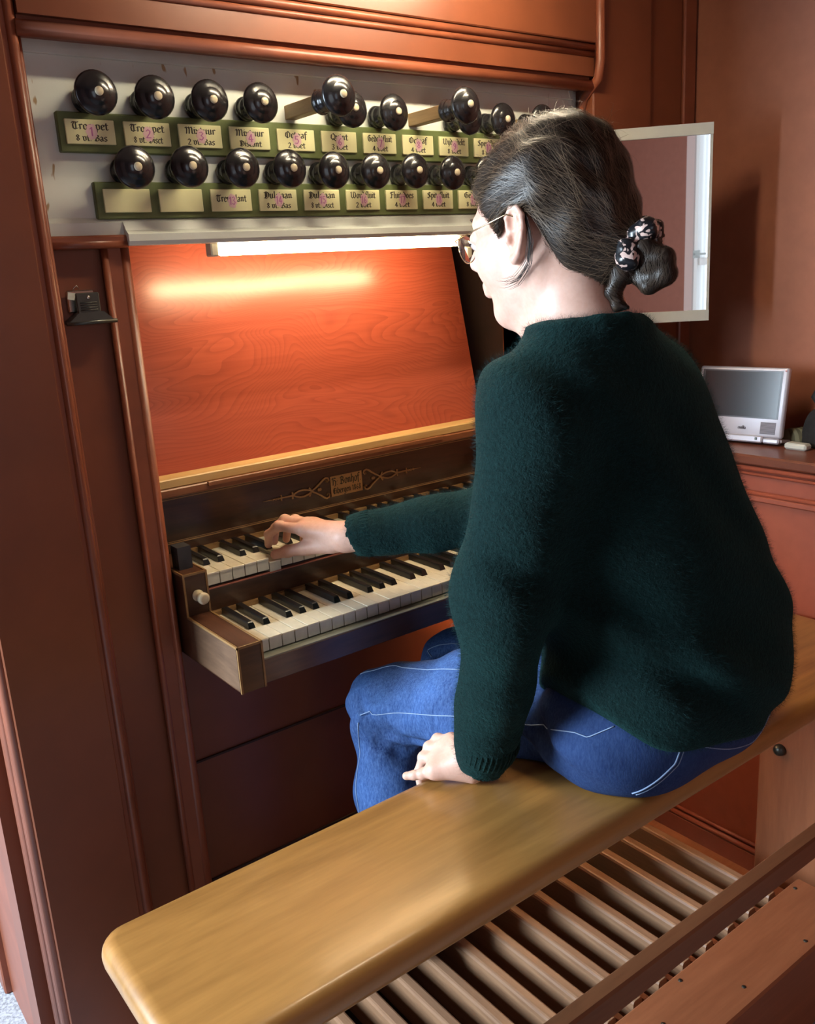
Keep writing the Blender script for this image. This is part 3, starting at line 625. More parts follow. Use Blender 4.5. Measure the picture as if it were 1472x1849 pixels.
# ------------------------------------------------------------------ implicit-surface helpers for the organist
def rcone(P, a, b, r1, r2):
    a = np.array(a, float); b = np.array(b, float); ab = b-a
    t = np.clip(((P-a) @ ab)/(ab @ ab), 0, 1)
    return np.linalg.norm(P-a-t[..., None]*ab, axis=-1)-(r1+(r2-r1)*t)
def ell(P, c, r, Rm=None):
    q = P-np.array(c, float)
    if Rm is not None: q = q @ np.array(Rm)
    r = np.array(r, float); k0 = np.linalg.norm(q/r, axis=-1); k1 = np.linalg.norm(q/r**2, axis=-1)
    return k0*(k0-1)/np.maximum(k1, 1e-9)
def smin(a, b, k):
    h = np.maximum(k-np.abs(a-b), 0)/k
    return np.minimum(a, b)-h*h*k*.25
def smax(a, b, k): return -smin(-a, -b, k)
def chain(P, pts, rs, k=.01):
    d = None
    for (a, b), (r1, r2) in zip(zip(pts[:-1], pts[1:]), zip(rs[:-1], rs[1:])):
        e = rcone(P, a, b, r1, r2); d = e if d is None else smin(d, e, k)
    return d
def loft(P, secs):
    """vertical loft of ellipses: rows of (z, cx, cy, a, b)"""
    s = np.array(secs); z = P[..., 2]; zc = np.clip(z, s[0, 0], s[-1, 0])
    def ip(j):
        # smooth (Catmull-like) interpolation through the rows
        x = s[:, 0]; y = s[:, j]; i = np.clip(np.searchsorted(x, zc)-1, 0, len(x)-2)
        m = np.gradient(y, x); h = x[i+1]-x[i]; t = (zc-x[i])/h
        return (2*t**3-3*t**2+1)*y[i]+(t**3-2*t**2+t)*h*m[i]+(-2*t**3+3*t**2)*y[i+1]+(t**3-t**2)*h*m[i+1]
    a = ip(3); b = ip(4); u = P[..., 0]-ip(1); v = P[..., 1]-ip(2)
    k0 = np.sqrt((u/a)**2+(v/b)**2); k1 = np.sqrt((u/a**2)**2+(v/b**2)**2)
    d = np.where(k0 < 1e-4, -np.minimum(a, b), k0*(k0-1)/np.maximum(k1, 1e-6))
    e = np.abs(z-(s[0, 0]+s[-1, 0])/2)-(s[-1, 0]-s[0, 0])/2
    return np.maximum(d, e)
def nets(fn, lo, hi, h):
    """surface nets over a box: returns vertices and quads of the zero level of fn"""
    lo = np.array(lo, float); n = np.ceil((np.array(hi)-lo)/h).astype(int)+1
    ax = [lo[i]+h*np.arange(n[i]) for i in range(3)]
    F = np.empty(n)
    for i0 in range(0, n[0], 24):
        g = np.stack(np.meshgrid(ax[0][i0:i0+24], ax[1], ax[2], indexing='ij'), -1); F[i0:i0+24] = fn(g)
    ins = F < 0; c = np.zeros(n-1, int)
    for dx in (0, 1):
        for dy in (0, 1):
            for dz in (0, 1): c += ins[dx:n[0]-1+dx, dy:n[1]-1+dy, dz:n[2]-1+dz]
    act = (c > 0) & (c < 8); idx = -np.ones(n-1, int); cells = np.argwhere(act); idx[act] = np.arange(len(cells))
    acc = np.zeros((len(cells), 3)); cnt = np.zeros(len(cells))
    corners = [(x, y, z) for x in (0, 1) for y in (0, 1) for z in (0, 1)]
    for p in range(8):
        for q in range(p+1, 8):
            a = np.array(corners[p]); b = np.array(corners[q])
            if np.abs(a-b).sum() != 1: continue
            fa = F[tuple((cells+a).T)]; fb = F[tuple((cells+b).T)]; m = (fa < 0) != (fb < 0)
            t = np.where(m, fa/np.where(m, fa-fb, 1), 0)
            acc += np.where(m[:, None], a+(b-a)*t[:, None], 0); cnt += m
    V = lo+h*(cells+acc/cnt[:, None]); Q = []
    for k in range(3):
        u, v = (k+1) % 3, (k+2) % 3
        s0 = [slice(None)]*3; s1 = [slice(None)]*3; s0[k] = slice(0, -1); s1[k] = slice(1, None)
        E_ = np.argwhere(ins[tuple(s0)] != ins[tuple(s1)])
        ok = (E_[:, u] > 0) & (E_[:, v] > 0) & (E_[:, u] < n[u]-1) & (E_[:, v] < n[v]-1); E_ = E_[ok]
        if not len(E_): continue
        du = np.eye(3, dtype=int)[u]; dv_ = np.eye(3, dtype=int)[v]
        q = np.stack([idx[tuple((E_-du-dv_).T)], idx[tuple((E_-dv_).T)], idx[tuple(E_.T)], idx[tuple((E_-du).T)]], 1)
        fl = ins[tuple(E_.T)]; q[~fl] = q[~fl][:, ::-1]; Q.append(q)
    return V, np.concatenate(Q)
def np_mesh(name, V, Q, mats, smooth=True):
    me = bpy.data.meshes.new(name); me.vertices.add(len(V)); me.vertices.foreach_set('co', np.ascontiguousarray(V, dtype=np.float32).ravel())
    k = Q.shape[1]; me.loops.add(Q.size); me.loops.foreach_set('vertex_index', Q.astype(np.int32).ravel())
    me.polygons.add(len(Q)); me.polygons.foreach_set('loop_start', np.arange(0, Q.size, k, dtype=np.int32)); me.polygons.foreach_set('loop_total', np.full(len(Q), k, np.int32))
    me.update(calc_edges=True); me.validate(); me.polygons.foreach_set('use_smooth', np.full(len(me.polygons), smooth))
    for m in mats: me.materials.append(m)
    return me
def grad(fn, P, e=.0015):
    g = np.stack([fn(P+np.eye(3)[i]*e)-fn(P-np.eye(3)[i]*e) for i in range(3)], -1)
    return g/np.maximum(np.linalg.norm(g, axis=-1, keepdims=True), 1e-9)
def snap(fn, P, off=0, it=6):
    for _ in range(it): P = P-grad(fn, P)*(fn(P)-off)[..., None]
    return P
# ------------------------------------------------------------------ the organist: shapes
rng = np.random.default_rng(5)
# head frame: forward, left, up
HS = .93; HC = np.array((.286, -.350, .588)); _yaw = math.radians(103); _p = math.radians(9)
HF = np.array((math.cos(_yaw)*math.cos(_p), math.sin(_yaw)*math.cos(_p), -math.sin(_p)))
HL = np.array((math.cos(_yaw+math.pi/2), math.sin(_yaw+math.pi/2), 0.)); HU = np.cross(HF, HL); HM = np.stack([HF, HL, HU], 1)
def hw(p): return HC+HS*np.asarray(p, float) @ HM.T        # head-local -> world
def hl(P): return (P-HC) @ HM/HS                           # world -> head-local
NB = np.array((.300, -.425, .43))                       # base of the neck
def skin_head(P):
    Q = hl(P); M = Q.copy(); M[..., 1] = np.abs(M[..., 1])
    d = ell(Q, (-.014, 0, .030), (.096, .075, .088))
    d = smin(d, ell(Q, (.030, 0, -.038), (.062, .058, .082)), .03)
    d = smin(d, rcone(M, (-.012, .048, -.050), (.058, .016, -.103), .021, .018), .022)
    d = smin(d, ell(Q, (.070, 0, -.104), (.016, .018, .015)), .016)
    d = smin(d, ell(M, (.048, .040, -.032), (.030, .024, .030)), .025)
    d = smin(d, rcone(M, (.080, .010, .024), (.062, .048, .020), .011, .010), .015)
    d = smax(d, -ell(M, (.100, .033, .004), (.017, .018, .013)), .012)
    d = smin(d, ell(M, (.0775, .032, .003), (.0138, .0150, .0128)), .004)
    d = smin(d, rcone(Q, (.088, 0, .014), (.111, 0, -.026), .0075, .0105), .012)
    d = smin(d, ell(M, (.098, .011, -.033), (.011, .0075, .0075)), .008)
    d = smin(d, chain(M, [(.094, 0, -.058), (.090, .012, -.060), (.080, .024, -.064)], (.0062, .0055, .003)), .006)
    d = smin(d, chain(M, [(.092, 0, -.071), (.088, .012, -.070), (.080, .023, -.066)], (.0068, .006, .003)), .006)
    # ears
    q = M-np.array((-.013, .0735, -.010)); fl = math.radians(10)
    e = np.stack([-q[..., 0]*math.cos(fl)+q[..., 1]*math.sin(fl), q[..., 1]*math.cos(fl)+q[..., 0]*math.sin(fl), q[..., 2]], -1)
    e[..., 0] -= .16*e[..., 2]
    plate = ell(e, (.001, .004, .002), (.0175, .0060, .0310))
    rim = [(-.0125, .007, .008), (-.0115, .009, .023), (-.003, .010, .0325), (.0085, .011, .0305), (.0170, .012, .019), (.0185, .0125, .004), (.0140, .012, -.012), (.0075, .010, -.024), (-.001, .008, -.0315), (-.0085, .006, -.0285)]
    plate = smin(plate, chain(e, rim, [.0030, .0038, .0040, .0040, .0040, .0038, .0040, .0050, .0056, .0040], .003), .004)
    plate = smax(plate, -ell(e, (-.002, .0120, -.006), (.0088, .0100, .0112)), .003)
    plate = smax(plate, -ell(e, (-.003, .0120, .013), (.0066, .0090, .0098)), .003)
    plate = smin(plate, chain(e, [(.003, .0095, .024), (.0090, .0105, .010), (.0085, .0100, -.004), (.002, .0085, -.015)], [.0026]*4, .003), .004)
    plate = smin(plate, ell(e, (-.0125, .007, -.005), (.0038, .0050, .0062)), .004)
    d = smin(d, plate, .005)*HS
    # neck
    n0 = hw((-.028, 0, -.035)); d = smin(d, rcone(P, n0, NB, .0555, .060), .03)
    th = hw((.036, 0, -.108)); d = smin(d, rcone(P, th, NB+np.array((-.012, .035, .012)), .020, .040), .035)
    for s in (-1, 1):
        d = smin(d, rcone(P, hw((-.022, s*.052, -.052)), NB+np.array((-.012-.03*s*0-.018*s, .048, .018)), .013, .010), .016)
    d = smin(d, rcone(P, NB+np.array((-.10, .02, -.035)), NB+np.array((.10, .01, -.035)), .045, .045), .06)
    return d
def hand(P, wrist, fore, mcps, fingers, thumb, heel, rw=.024):
    d = rcone(P, fore, wrist, rw+.006, rw)
    for i, m in enumerate(mcps): d = smin(d, rcone(P, wrist, m, .0185, .0105 if i < 3 else .0095), .014)
    for a, b in zip(mcps[:-1], mcps[1:]): d = smin(d, rcone(P, a, b, .0105, .0100), .010)
    d = smin(d, rcone(P, heel, mcps[-1], .019, .010), .016)
    for i, (m, f) in enumerate(zip(mcps, fingers)):
        s = (1, 1.02, .97, .86)[i]
        c = chain(P, [m]+list(f), [.0098*s, .0088*s, .0078*s, .0070*s], .004)
        for j, r in zip((0,), (.0094,)): c = smin(c, np.linalg.norm(P-np.array(f[j]), axis=-1)-r*s, .004)
        d = smin(d, c, .0055)
    c = chain(P, thumb, [.0165, .0125, .0098, .0086], .006)
    c = smin(c, np.linalg.norm(P-np.array(thumb[2]), axis=-1)-.0102, .004)
    return smin(d, c, .012)
LW, LF = (.190, -.326, -.132), (.186, -.340, -.06)
LM = [(.177, -.256, -.136), (.163, -.254, -.145), (.149, -.257, -.155), (.136, -.265, -.164)]
LFG = [[(.172, -.229, -.143), (.170, -.219, -.172), (.170, -.222, -.196)], [(.158, -.226, -.152), (.155, -.217, -.182), (.155, -.220, -.205)],
       [(.144, -.229, -.162), (.141, -.218, -.190), (.141, -.221, -.210)], [(.124, -.250, -.1720), (.115, -.241, -.1745), (.107, -.232, -.1765)]]
LT = [(.200, -.300, -.150), (.213, -.278, -.163), (.215, -.252, -.1745), (.212, -.232, -.1755)]
def hand_left(P): return hand(P, LW, LF, LM, LFG, LT, (.176, -.302, -.1645))
RW, RF = (.207, .043, .115), (.232, .012, .119)
RMC = [(.166, .112, .124), (.181, .122, .127), (.196, .126, .123), (.210, .125, .114)]
RFG = [[(.141, .152, .128), (.1340, .180, .109), (.1385, .193, .0865)], [(.160, .163, .133), (.154, .190, .115), (.153, .198, .088)],
       [(.182, .166, .128), (.179, .190, .110), (.177, .196, .087)], [(.203, .159, .115), (.203, .176, .100), (.203, .181, .0845)]]
RT = [(.192, .068, .101), (.167, .110, .091), (.147, .140, .083), (.133, .161, .0755)]
def hand_right(P): return hand(P, RW, RF, RMC, RFG, RT, (.213, .070, .106), .0235)
# sweater
SECS = [(-.135, .454, -.418, .196, .148), (-.03, .460, -.427, .212, .163), (.08, .441, -.429, .198, .144), (.20, .398, -.426, .182, .126),
        (.30, .362, -.420, .168, .114), (.375, .332, -.418, .146, .096), (.425, .316, -.418, .110, .080), (.462, .304, -.418, .078, .070)]
SHL_, ELL_, WRL_ = (.200, -.425, .365), (.168, -.385, .115), (.187, -.322, -.110)
SHR_, ELR_, WRR_ = (.470, -.360, .365), (.418, -.135, .140), (.226, .022, .120)
def fold(P, a, f, ph, amp):
    return amp*np.sin(P @ np.array(a, float)*f+ph+1.3*np.sin(P[..., 2]*23+P[..., 0]*17))
def sweater(P):
    d = loft(P, SECS)
    d = smin(d, chain(P, [NB+np.array((-.10, .0, -.05)), NB+np.array((0, -.005, -.03)), NB+np.array((.12, .02, -.055))], (.062, .075, .062)), .06)
    d = smin(d, chain(P, [SHL_, ELL_, WRL_], (.070, .060, .046), .05), .045)
    d = smin(d, chain(P, [SHR_, ELR_, WRR_], (.070, .056, .037), .05), .05)
    # collar
    rc = []
    for a in np.linspace(0, 2*math.pi, 13): rc.append(NB+np.array((-.004+.064*math.cos(a), .004+.062*math.sin(a), .010-.030*math.sin(a))))
    d = smin(d, chain(P, rc, [.0125]*13, .008), .016)
    # cuffs flare where the knit gathers
    w1 = np.array(WRL_); w2 = np.array(WRR_)
    d = smin(d, rcone(P, w1+(.001, -.012, .028), w1+(0, .006, -.026), .046, .0405), .006)
    e2 = (w2-np.array(ELR_)); e2 /= np.linalg.norm(e2); d = smin(d, rcone(P, w2-e2*.028, w2+e2*.010, .0375, .034), .006)
    # folds
    mk = np.clip(np.minimum(np.linalg.norm(P-w1, axis=-1), np.linalg.norm(P-w2, axis=-1))/.07-.6, 0, 1)
    d = d+mk*(fold(P, (.6, .3, 1), 48, 0, .0060)*np.exp(-((P[..., 2]-.02)/.14)**2)+fold(P, (1, -.6, .5), 38, 1, .0038))
    # hem: higher over the lap than at the back
    zh = -.104+1.5*.02*np.log1p(np.exp(np.clip((.305-P[..., 0])/.02, -30, 30)))+.10*np.maximum(0, P[..., 1]+.40)+.004*np.sin(P[..., 0]*38)
    d = np.where(P[..., 0]+.5*P[..., 1] > .02, smax(d, zh-P[..., 2], .012), d)
    return d
def sweater_open(P):
    """hollow at the neck, the cuffs and the hem so that skin and jeans come out of it"""
    d = sweater(P)
    d = smax(d, -rcone(P, NB+np.array((.004, .002, -.03)), NB+np.array((-.012, .012, .14)), .056, .060), .006)
    w1 = np.array(WRL_); d = smax(d, -rcone(P, w1+(0, .002, -.012), w1+(.002, .03, -.11), .034, .034), .004)
    w2 = np.array(WRR_); e2 = (w2-np.array(ELR_)); e2 /= np.linalg.norm(e2); d = smax(d, -rcone(P, w2+e2*.0, w2+e2*.09, .029, .030), .004)
    return d
# jeans
HPL, KNL, ANL = (.375, -.395, -.098), (.236, -.004, -.186), (.215, -.005, -.63)
HPR, KNR, ANR = (.535, -.395, -.098), (.428, .030, -.178), (.410, .060, -.63)
def jeans(P):
    d = ell(P, (.452, -.420, -.085), (.200, .142, .125))
    for x in (.365, .535): d = smin(d, ell(P, (x, -.430, -.115), (.115, .098, .098)), .04)
    for hp, kn, an in ((HPL, KNL, ANL), (HPR, KNR, ANR)):
        hp = np.array(hp); kn = np.array(kn); an = np.array(an); md = hp*.5+kn*.5+np.array((0, 0, .002))
        d = smin(d, chain(P, [hp, md, kn], (.092, .084, .063), .05), .05)
        d = smin(d, chain(P, [kn+np.array((0, -.004, -.01)), kn*.62+an*.38+np.array((0, -.012, 0)), an], (.064, .058, .050), .05), .035)
        # pull folds behind and beside the knee
        q = P-kn; r2 = (q**2).sum(-1)
        d = d+.0045*np.sin((P @ np.array((.2, 1.0, .9)))*95+2*np.sin(P[..., 0]*40))*np.exp(-r2/.010)
    for c, r in (([(.177, -.008, -.153), (.168, -.038, -.177), (.188, -.062, -.209), (.214, -.096, -.220), (.224, -.149, -.206)], .0105), ([(.164, -.028, -.190), (.183, -.050, -.230), (.210, -.069, -.246), (.235, -.072, -.250)], .0095), ([(.182, -.067, -.172), (.192, -.081, -.198), (.212, -.108, -.208)], .0065)):
        d = smax(d, -chain(P, c, [.002]+[r]*(len(c)-2)+[.003]), .012)
    d = d+.006*np.sin(P @ np.array((1.0, .75, -.5))*70+1.5*np.sin(P[..., 2]*30))*np.exp(-((P[..., 1]+.33)/.10)**2)
    d = d+.0018*np.sin(P @ np.array((.5, .3, 1.0))*60+2*np.sin(P[..., 1]*33))
    return smax(d, BZ+.0005-P[..., 2]-np.where(P[..., 1] > -.232, 10., 0.), .012) if True else d
# hair
GF = np.array((-.30, -.13, -.085, -.060, -.046, -.038, .000, .008, .022, .036, .058, .082, .105, .14)); GU = np.array((-.14, -.115, -.098, -.066, -.030, .024, .029, .006, -.004, .020, .046, .078, .098, .12))
def hair(P):
    Q = hl(P); M = Q.copy(); M[..., 1] = np.abs(M[..., 1])
    d = ell(Q, (-.017, 0, .036), (.104, .0845, .094))
    d = smin(d, ell(Q, (-.056, 0, .058), (.060, .066, .066)), .05)
    d = smin(d, rcone(Q, (-.070, 0, -.010), (-.082, 0, -.060), .060, .042), .04)
    d = smin(d, rcone(Q, (-.085, 0, -.030), (-.134, 0, -.056), .055, .022), .04)
    d = d+.0018*np.sin(Q[..., 2]*110+40*Q[..., 0]+3*np.sin(Q[..., 1]*50))+.0012*np.sin(M[..., 1]*160+60*Q[..., 0])
    g = np.interp(Q[..., 0], GF, GU)
    return smax(d, (g-Q[..., 2])*.75, .008)*HS
def bun(P):
    Q = hl(P)
    d = ell(Q, (-.160, -.002, -.082), (.024, .027, .025))
    d = smin(d, chain(Q, [(-.134, .006, -.062), (-.156, .016, -.064), (-.176, .012, -.078), (-.174, .006, -.098), (-.154, .012, -.106), (-.140, .012, -.096)], (.013, .015, .014, .013, .011, .009), .004), .004)
    d = smin(d, chain(Q, [(-.128, .010, -.064), (-.121, .020, -.084), (-.108, .022, -.108), (-.110, .020, -.124), (-.122, .018, -.130)], (.012, .013, .010, .007, .002), .004), .004)
    return (d+.0010*np.sin(Q[..., 2]*230+90*Q[..., 0]))*HS
def scrunchie(P):
    Q = hl(P); ax = np.array((-.80, 0, -.55)); ax /= np.linalg.norm(ax); u = np.array((0, 1., 0)); v = np.cross(ax, u); c = np.array((-.138, 0, -.058)); pts = []; rs = []
    for a in np.linspace(0, 2*math.pi, 25):
        r = .026+.0070*math.sin(5*a+.6); pts.append(c+r*(math.cos(a)*u+math.sin(a)*v)+ax*.009*math.sin(4*a)); rs.append(.0112+.0034*math.sin(5*a+.6))
    return (chain(Q, pts, rs, .004)+.0012*np.sin(Q[..., 1]*300+np.sin(Q[..., 2]*200)*2))*HS
# ------------------------------------------------------------------ the organist: materials and meshes
def skin_mat():
    m, t, b = nt('fair_skin'); b.inputs['Roughness'].default_value = .48
    b.inputs['Subsurface Weight'].default_value = .15; b.inputs['Subsurface Radius'].default_value = (.9, .35, .2); b.inputs['Subsurface Scale'].default_value = .004
    n = noise(t, coords(t), 26, 4); n2 = noise(t, coords(t), 220, 2)
    c = ramp(t, n, [(.3, (.64, .36, .265)), (.7, (.74, .47, .37))]); c = mixc(t, .12, c, ramp(t, n2, [(.3, (.50, .26, .19)), (.7, (.80, .55, .45))]))
    lk(t, c, b.inputs['Base Color']); bump(t, b, n2, .05, .001); return m
SKIN = skin_mat()
def knit_mat():
    m, t, b = nt('dark_green_mohair'); b.inputs['Roughness'].default_value = .9; b.inputs['Specular IOR Level'].default_value = .15
    b.inputs['Sheen Weight'].default_value = .22; b.inputs['Sheen Roughness'].default_value = .5; b.inputs['Sheen Tint'].default_value = (.07, .32, .30, 1)
    n = noise(t, coords(t), 180, 4, .7); n2 = noise(t, coords(t), 12, 3)
    c = ramp(t, n, [(.3, (.0012, .0065, .0064)), (.7, (.0042, .0190, .0185))]); c = mixc(t, ramp(t, n2, [(.3, (0, 0, 0)), (.7, (.5, .5, .5))]), c, (.0022, .0145, .0148))
    lk(t, c, b.inputs['Base Color']); bump(t, b, n, .9, .004); return m
KNIT = knit_mat()
FIBRE = plain('green_mohair_fibre', (.0080, .036, .036), .8, var=.4, vscale=60, spec=.2)
def denim_mat():
    m, t, b = nt('blue_denim'); b.inputs['Roughness'].default_value = .85; b.inputs['Specular IOR Level'].default_value = .2
    v = coords(t); n = noise(t, v, 11, 4); f = noise(t, coords(t, (1, 1, .35)), 420, 2, .7); tw = noise(t, coords(t, (1.2, 1.2, .25), (.5, .4, 0)), 190, 2)
    c = ramp(t, n, [(.3, (.010, .028, .11)), (.72, (.048, .125, .36))]); c = mixc(t, .28, c, ramp(t, f, [(.35, (.010, .025, .09)), (.68, (.16, .27, .52))])); c = mixc(t, .2, c, ramp(t, tw, [(.35, (.012, .03, .11)), (.7, (.12, .22, .46))]))
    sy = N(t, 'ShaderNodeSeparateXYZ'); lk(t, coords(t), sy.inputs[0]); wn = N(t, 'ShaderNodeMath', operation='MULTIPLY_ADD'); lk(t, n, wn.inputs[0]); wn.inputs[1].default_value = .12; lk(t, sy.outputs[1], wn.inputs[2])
    c = mixc(t, ramp(t, wn.outputs[0], [(.06, (.72, .72, .72)), (.30, (0, 0, 0))]), c, (.008, .020, .075))     # arm's shade on the seat painted as darker indigo; paler washed thighs
    lk(t, c, b.inputs['Base Color']); bump(t, b, f, .35, .001); return m
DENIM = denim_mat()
STITCH = plain('pale_stitching', (.24, .33, .50), .8)
def hair_mat():
    m, t, b = nt('dark_brown_hair'); b.inputs['Roughness'].default_value = .62; b.inputs['Specular IOR Level'].default_value = .22
    oi = noise(t, coords(t), 60, 3, .7); lk(t, ramp(t, oi, [(.3, (.012, .008, .006)), (.58, (.030, .019, .013)), (.8, (.075, .047, .030))]), b.inputs['Base Color']); return m
HAIR = hair_mat()
HAIRM = plain('mid_brown_hair', (.040, .025, .016), .42, var=.5, vscale=70, spec=.4)
HAIRL = plain('lighter_brown_hair', (.13, .085, .052), .4, var=.4, vscale=60)
def scr_mat():
    m, t, b = nt('black_and_pink_satin'); b.inputs['Roughness'].default_value = .28
    n = noise(t, coords(t), 110, 2, .5, .8); lk(t, ramp(t, n, [(.52, (.010, .010, .012)), (.55, (.62, .43, .37))]), b.inputs['Base Color']); return m
SATIN = scr_mat()
SHOE = plain('black_leather', (.012, .012, .012), .35)
GOLD = plain('thin_gold_metal', (.62, .50, .32), .25, metal=1)
LENS, _t, _b = nt('spectacle_lens'); _b.inputs['Transmission Weight'].default_value = 1; _b.inputs['Roughness'].default_value = 0; _b.inputs['IOR'].default_value = 1.25

PR = (.45, -.40, BZ)
person = thing('person', 'seated organist in a dark green mohair sweater and blue jeans', 'person', PR)
def npart(name, V, Q, mats, parent, label=None, smooth=True):
    o = link(name, np_mesh(name, V-np.array(PR), Q, mats, smooth), parent); ROOTLOC[o.name] = PR
    if label: o['label'] = label
    return o
def join(parts):
    off = 0; Vs = []; Qs = []
    for V, Q in parts: Vs.append(V); Qs.append(Q+off); off += len(V)
    return np.concatenate(Vs), np.concatenate(Qs)
def inner(P):
    d = loft(P, [(z, x, y, a-.03, b-.03) for z, x, y, a, b in SECS[:-1]])
    d = smin(d, chain(P, [NB+np.array((0, 0, -.04)), NB], (.05, .05)), .03)
    d = smin(d, chain(P, [SHL_, ELL_, LF], (.040, .034, .026)), .03); d = smin(d, chain(P, [SHR_, ELR_, RF], (.040, .034, .026)), .03)
    d = smin(d, ell(P, (.455, -.415, -.08), (.15, .10, .07)), .03)
    for hp, kn, an in ((HPL, KNL, ANL), (HPR, KNR, ANR)): d = smin(d, chain(P, [hp, kn, an, np.array(an)+np.array((0, .0, -.03))], (.06, .042, .030, .028)), .03)
    return d
body = npart('body', *join([nets(skin_head, (.10, -.50, .40), (.42, -.21, .72), .0022), nets(hand_left, (.09, -.345, -.23), (.24, -.19, -.07), .0015),
                            nets(hand_right, (.115, .012, .055), (.26, .21, .165), .0015), nets(inner, (.08, -.56, -.70), (.66, .12, .47), .009)]), [SKIN], person, 'fair skinned body with bowed head and playing hand')
SV, SQ = nets(sweater_open, (.06, -.62, -.19), (.70, .10, .52), .0048)
sw = npart('sweater', SV, SQ, [KNIT], person, 'dark green mohair sweater')
# fluffy fibres of the mohair
def fibres(V, Q, n, L, wd):
    a, b, c, d_ = (V[Q[:, i]] for i in range(4)); cr = np.cross(c-a, d_-b); ar = np.linalg.norm(cr, axis=1); i = rng.choice(len(Q), n, p=ar/ar.sum())
    u, v = rng.random((2, n, 1)); p = (a[i]*(1-u)+b[i]*u)*(1-v)+(d_[i]*(1-u)+c[i]*u)*v; nr = cr[i]/ar[i][:, None]
    tg = rng.normal(size=(n, 3)); tg -= nr*(tg*nr).sum(1, keepdims=True); tg /= np.linalg.norm(tg, axis=1, keepdims=True); s = np.cross(nr, tg)
    le = rng.uniform(*L, (n, 1)); bend = rng.uniform(.3, 1.6, (n, 1)); m = p+(nr*.75+tg*.35*bend)*le*.55; e = p+(nr*.85+tg*bend)*le+rng.normal(size=(n, 3))*.0012
    W_ = s*wd; P = np.stack([p-W_, p+W_, m+W_*.8, m-W_*.8, e], 1).reshape(-1, 3); o = np.arange(n)[:, None]*5
    T = np.concatenate([o+np.array([0, 1, 2]), o+np.array([0, 2, 3]), o+np.array([3, 2, 4])]); return P, T
FV, FT = fibres(SV, SQ, 120000, (.003, .0105), .00009)
fz = npart('fuzz', FV, FT, [FIBRE], sw); fz['kind'] = 'stuff'
# knit ribs at the cuffs
def ribs(c, ax, r0, r1, l, n, name):
    m = MB(); ax = Vector(ax).normalized(); u = ax.orthogonal().normalized(); v = ax.cross(u); c = Vector(c)
    for k in range(n):
        a = 2*math.pi*k/n; d = u*math.cos(a)+v*math.sin(a); m.tube([c+d*(r0-.003), c+ax*l*.35+d*(r0*.65+r1*.35+.0022), c+ax*l*.7+d*(r0*.3+r1*.7+.0018), c+ax*l+d*(r1-.0025)], [.001, .0017, .0017, .0015], 5)
    part(name, m, KNIT, sw)
_w1 = Vector(WRL_); ribs(_w1+Vector((.001, -.010, .020)), (-.001, .018, -.05), .0455, .0405, .052, 40, 'cuff_rib')
_w2 = Vector(WRR_); _e2 = (_w2-Vector(ELR_)).normalized(); ribs(_w2-_e2*.028, _e2, .0375, .034, .036, 36, 'cuff_rib')
JV, JQ = nets(jeans, (.10, -.60, -.66), (.70, .14, .06), .0058)
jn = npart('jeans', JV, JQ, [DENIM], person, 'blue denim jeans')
def seam(pts, name='stitching', r=.0008, n=24):
    P = np.array(pts, float); t = np.linspace(0, len(P)-1, n); Pi = np.stack([np.interp(t, np.arange(len(P)), P[:, k]) for k in range(3)], 1)
    Pi = snap(jeans, Pi, .0006); part(name, MB().tube([tuple(q) for q in Pi], r, 5), STITCH, jn)
seam([(.165, -.03, -.176), (.192, -.08, -.162), (.204, -.146, -.144), (.217, -.23, -.12), (.251, -.334, -.106), (.246, -.438, -.075), (.252, -.457, -.077), (.272, -.485, -.057)], n=40)
seam([(.162, -.022, -.192), (.174, -.002, -.247), (.171, .002, -.287), (.16, -.004, -.357), (.165, -.01, -.55)])
seam([(.343, -.543, -.079), (.335, -.537, -.116), (.318, -.525, -.136), (.294, -.498, -.161)], r=.0012); seam([(.349, -.545, -.079), (.341, -.538, -.119), (.322, -.527, -.141), (.300, -.500, -.165)], r=.0008)
seam([(.345, .02, -.135), (.369, .044, -.144), (.391, -.007, -.121), (.40, -.1, -.1)])
seam([(.358, -.548, -.092), (.506, -.545, -.150), (.560, -.535, -.120)], r=.0008)
seam([(.205, .03, -.13), (.228, -.009, -.116), (.238, -.041, -.106), (.248, -.197, -.064)])
HV, HQ = nets(hair, (.10, -.56, .44), (.44, -.20, .74), .0026)
hr = npart('hair', HV, HQ, [HAIR], person, 'dark brown hair swept back into a low bun')
BV, BQ = nets(bun, (.22, -.62, .40), (.44, -.38, .62), .0021); npart('bun', BV, BQ, [HAIR], hr)
def ribbons(Pts, wd, nrm):
    """Pts (n, m, 3) polylines, nrm the same shape: flat strands"""
    n, m, _ = Pts.shape; T = np.gradient(Pts, axis=1); T /= np.maximum(np.linalg.norm(T, axis=2, keepdims=True), 1e-9); s = np.cross(T, nrm); s /= np.maximum(np.linalg.norm(s, axis=2, keepdims=True), 1e-9)
    tap = np.interp(np.linspace(0, 1, m), [0, .1, .8, 1], [.5, 1, 1, .15])[None, :, None]; a = Pts-s*wd*tap; b = Pts+s*wd*tap
    V = np.stack([a, b], 2).reshape(-1, 3); o = (np.arange(n)[:, None]*m+np.arange(m-1)[None])*2; o = o.reshape(-1, 1)
    return V, o+np.array([[0, 1, 3, 2]])
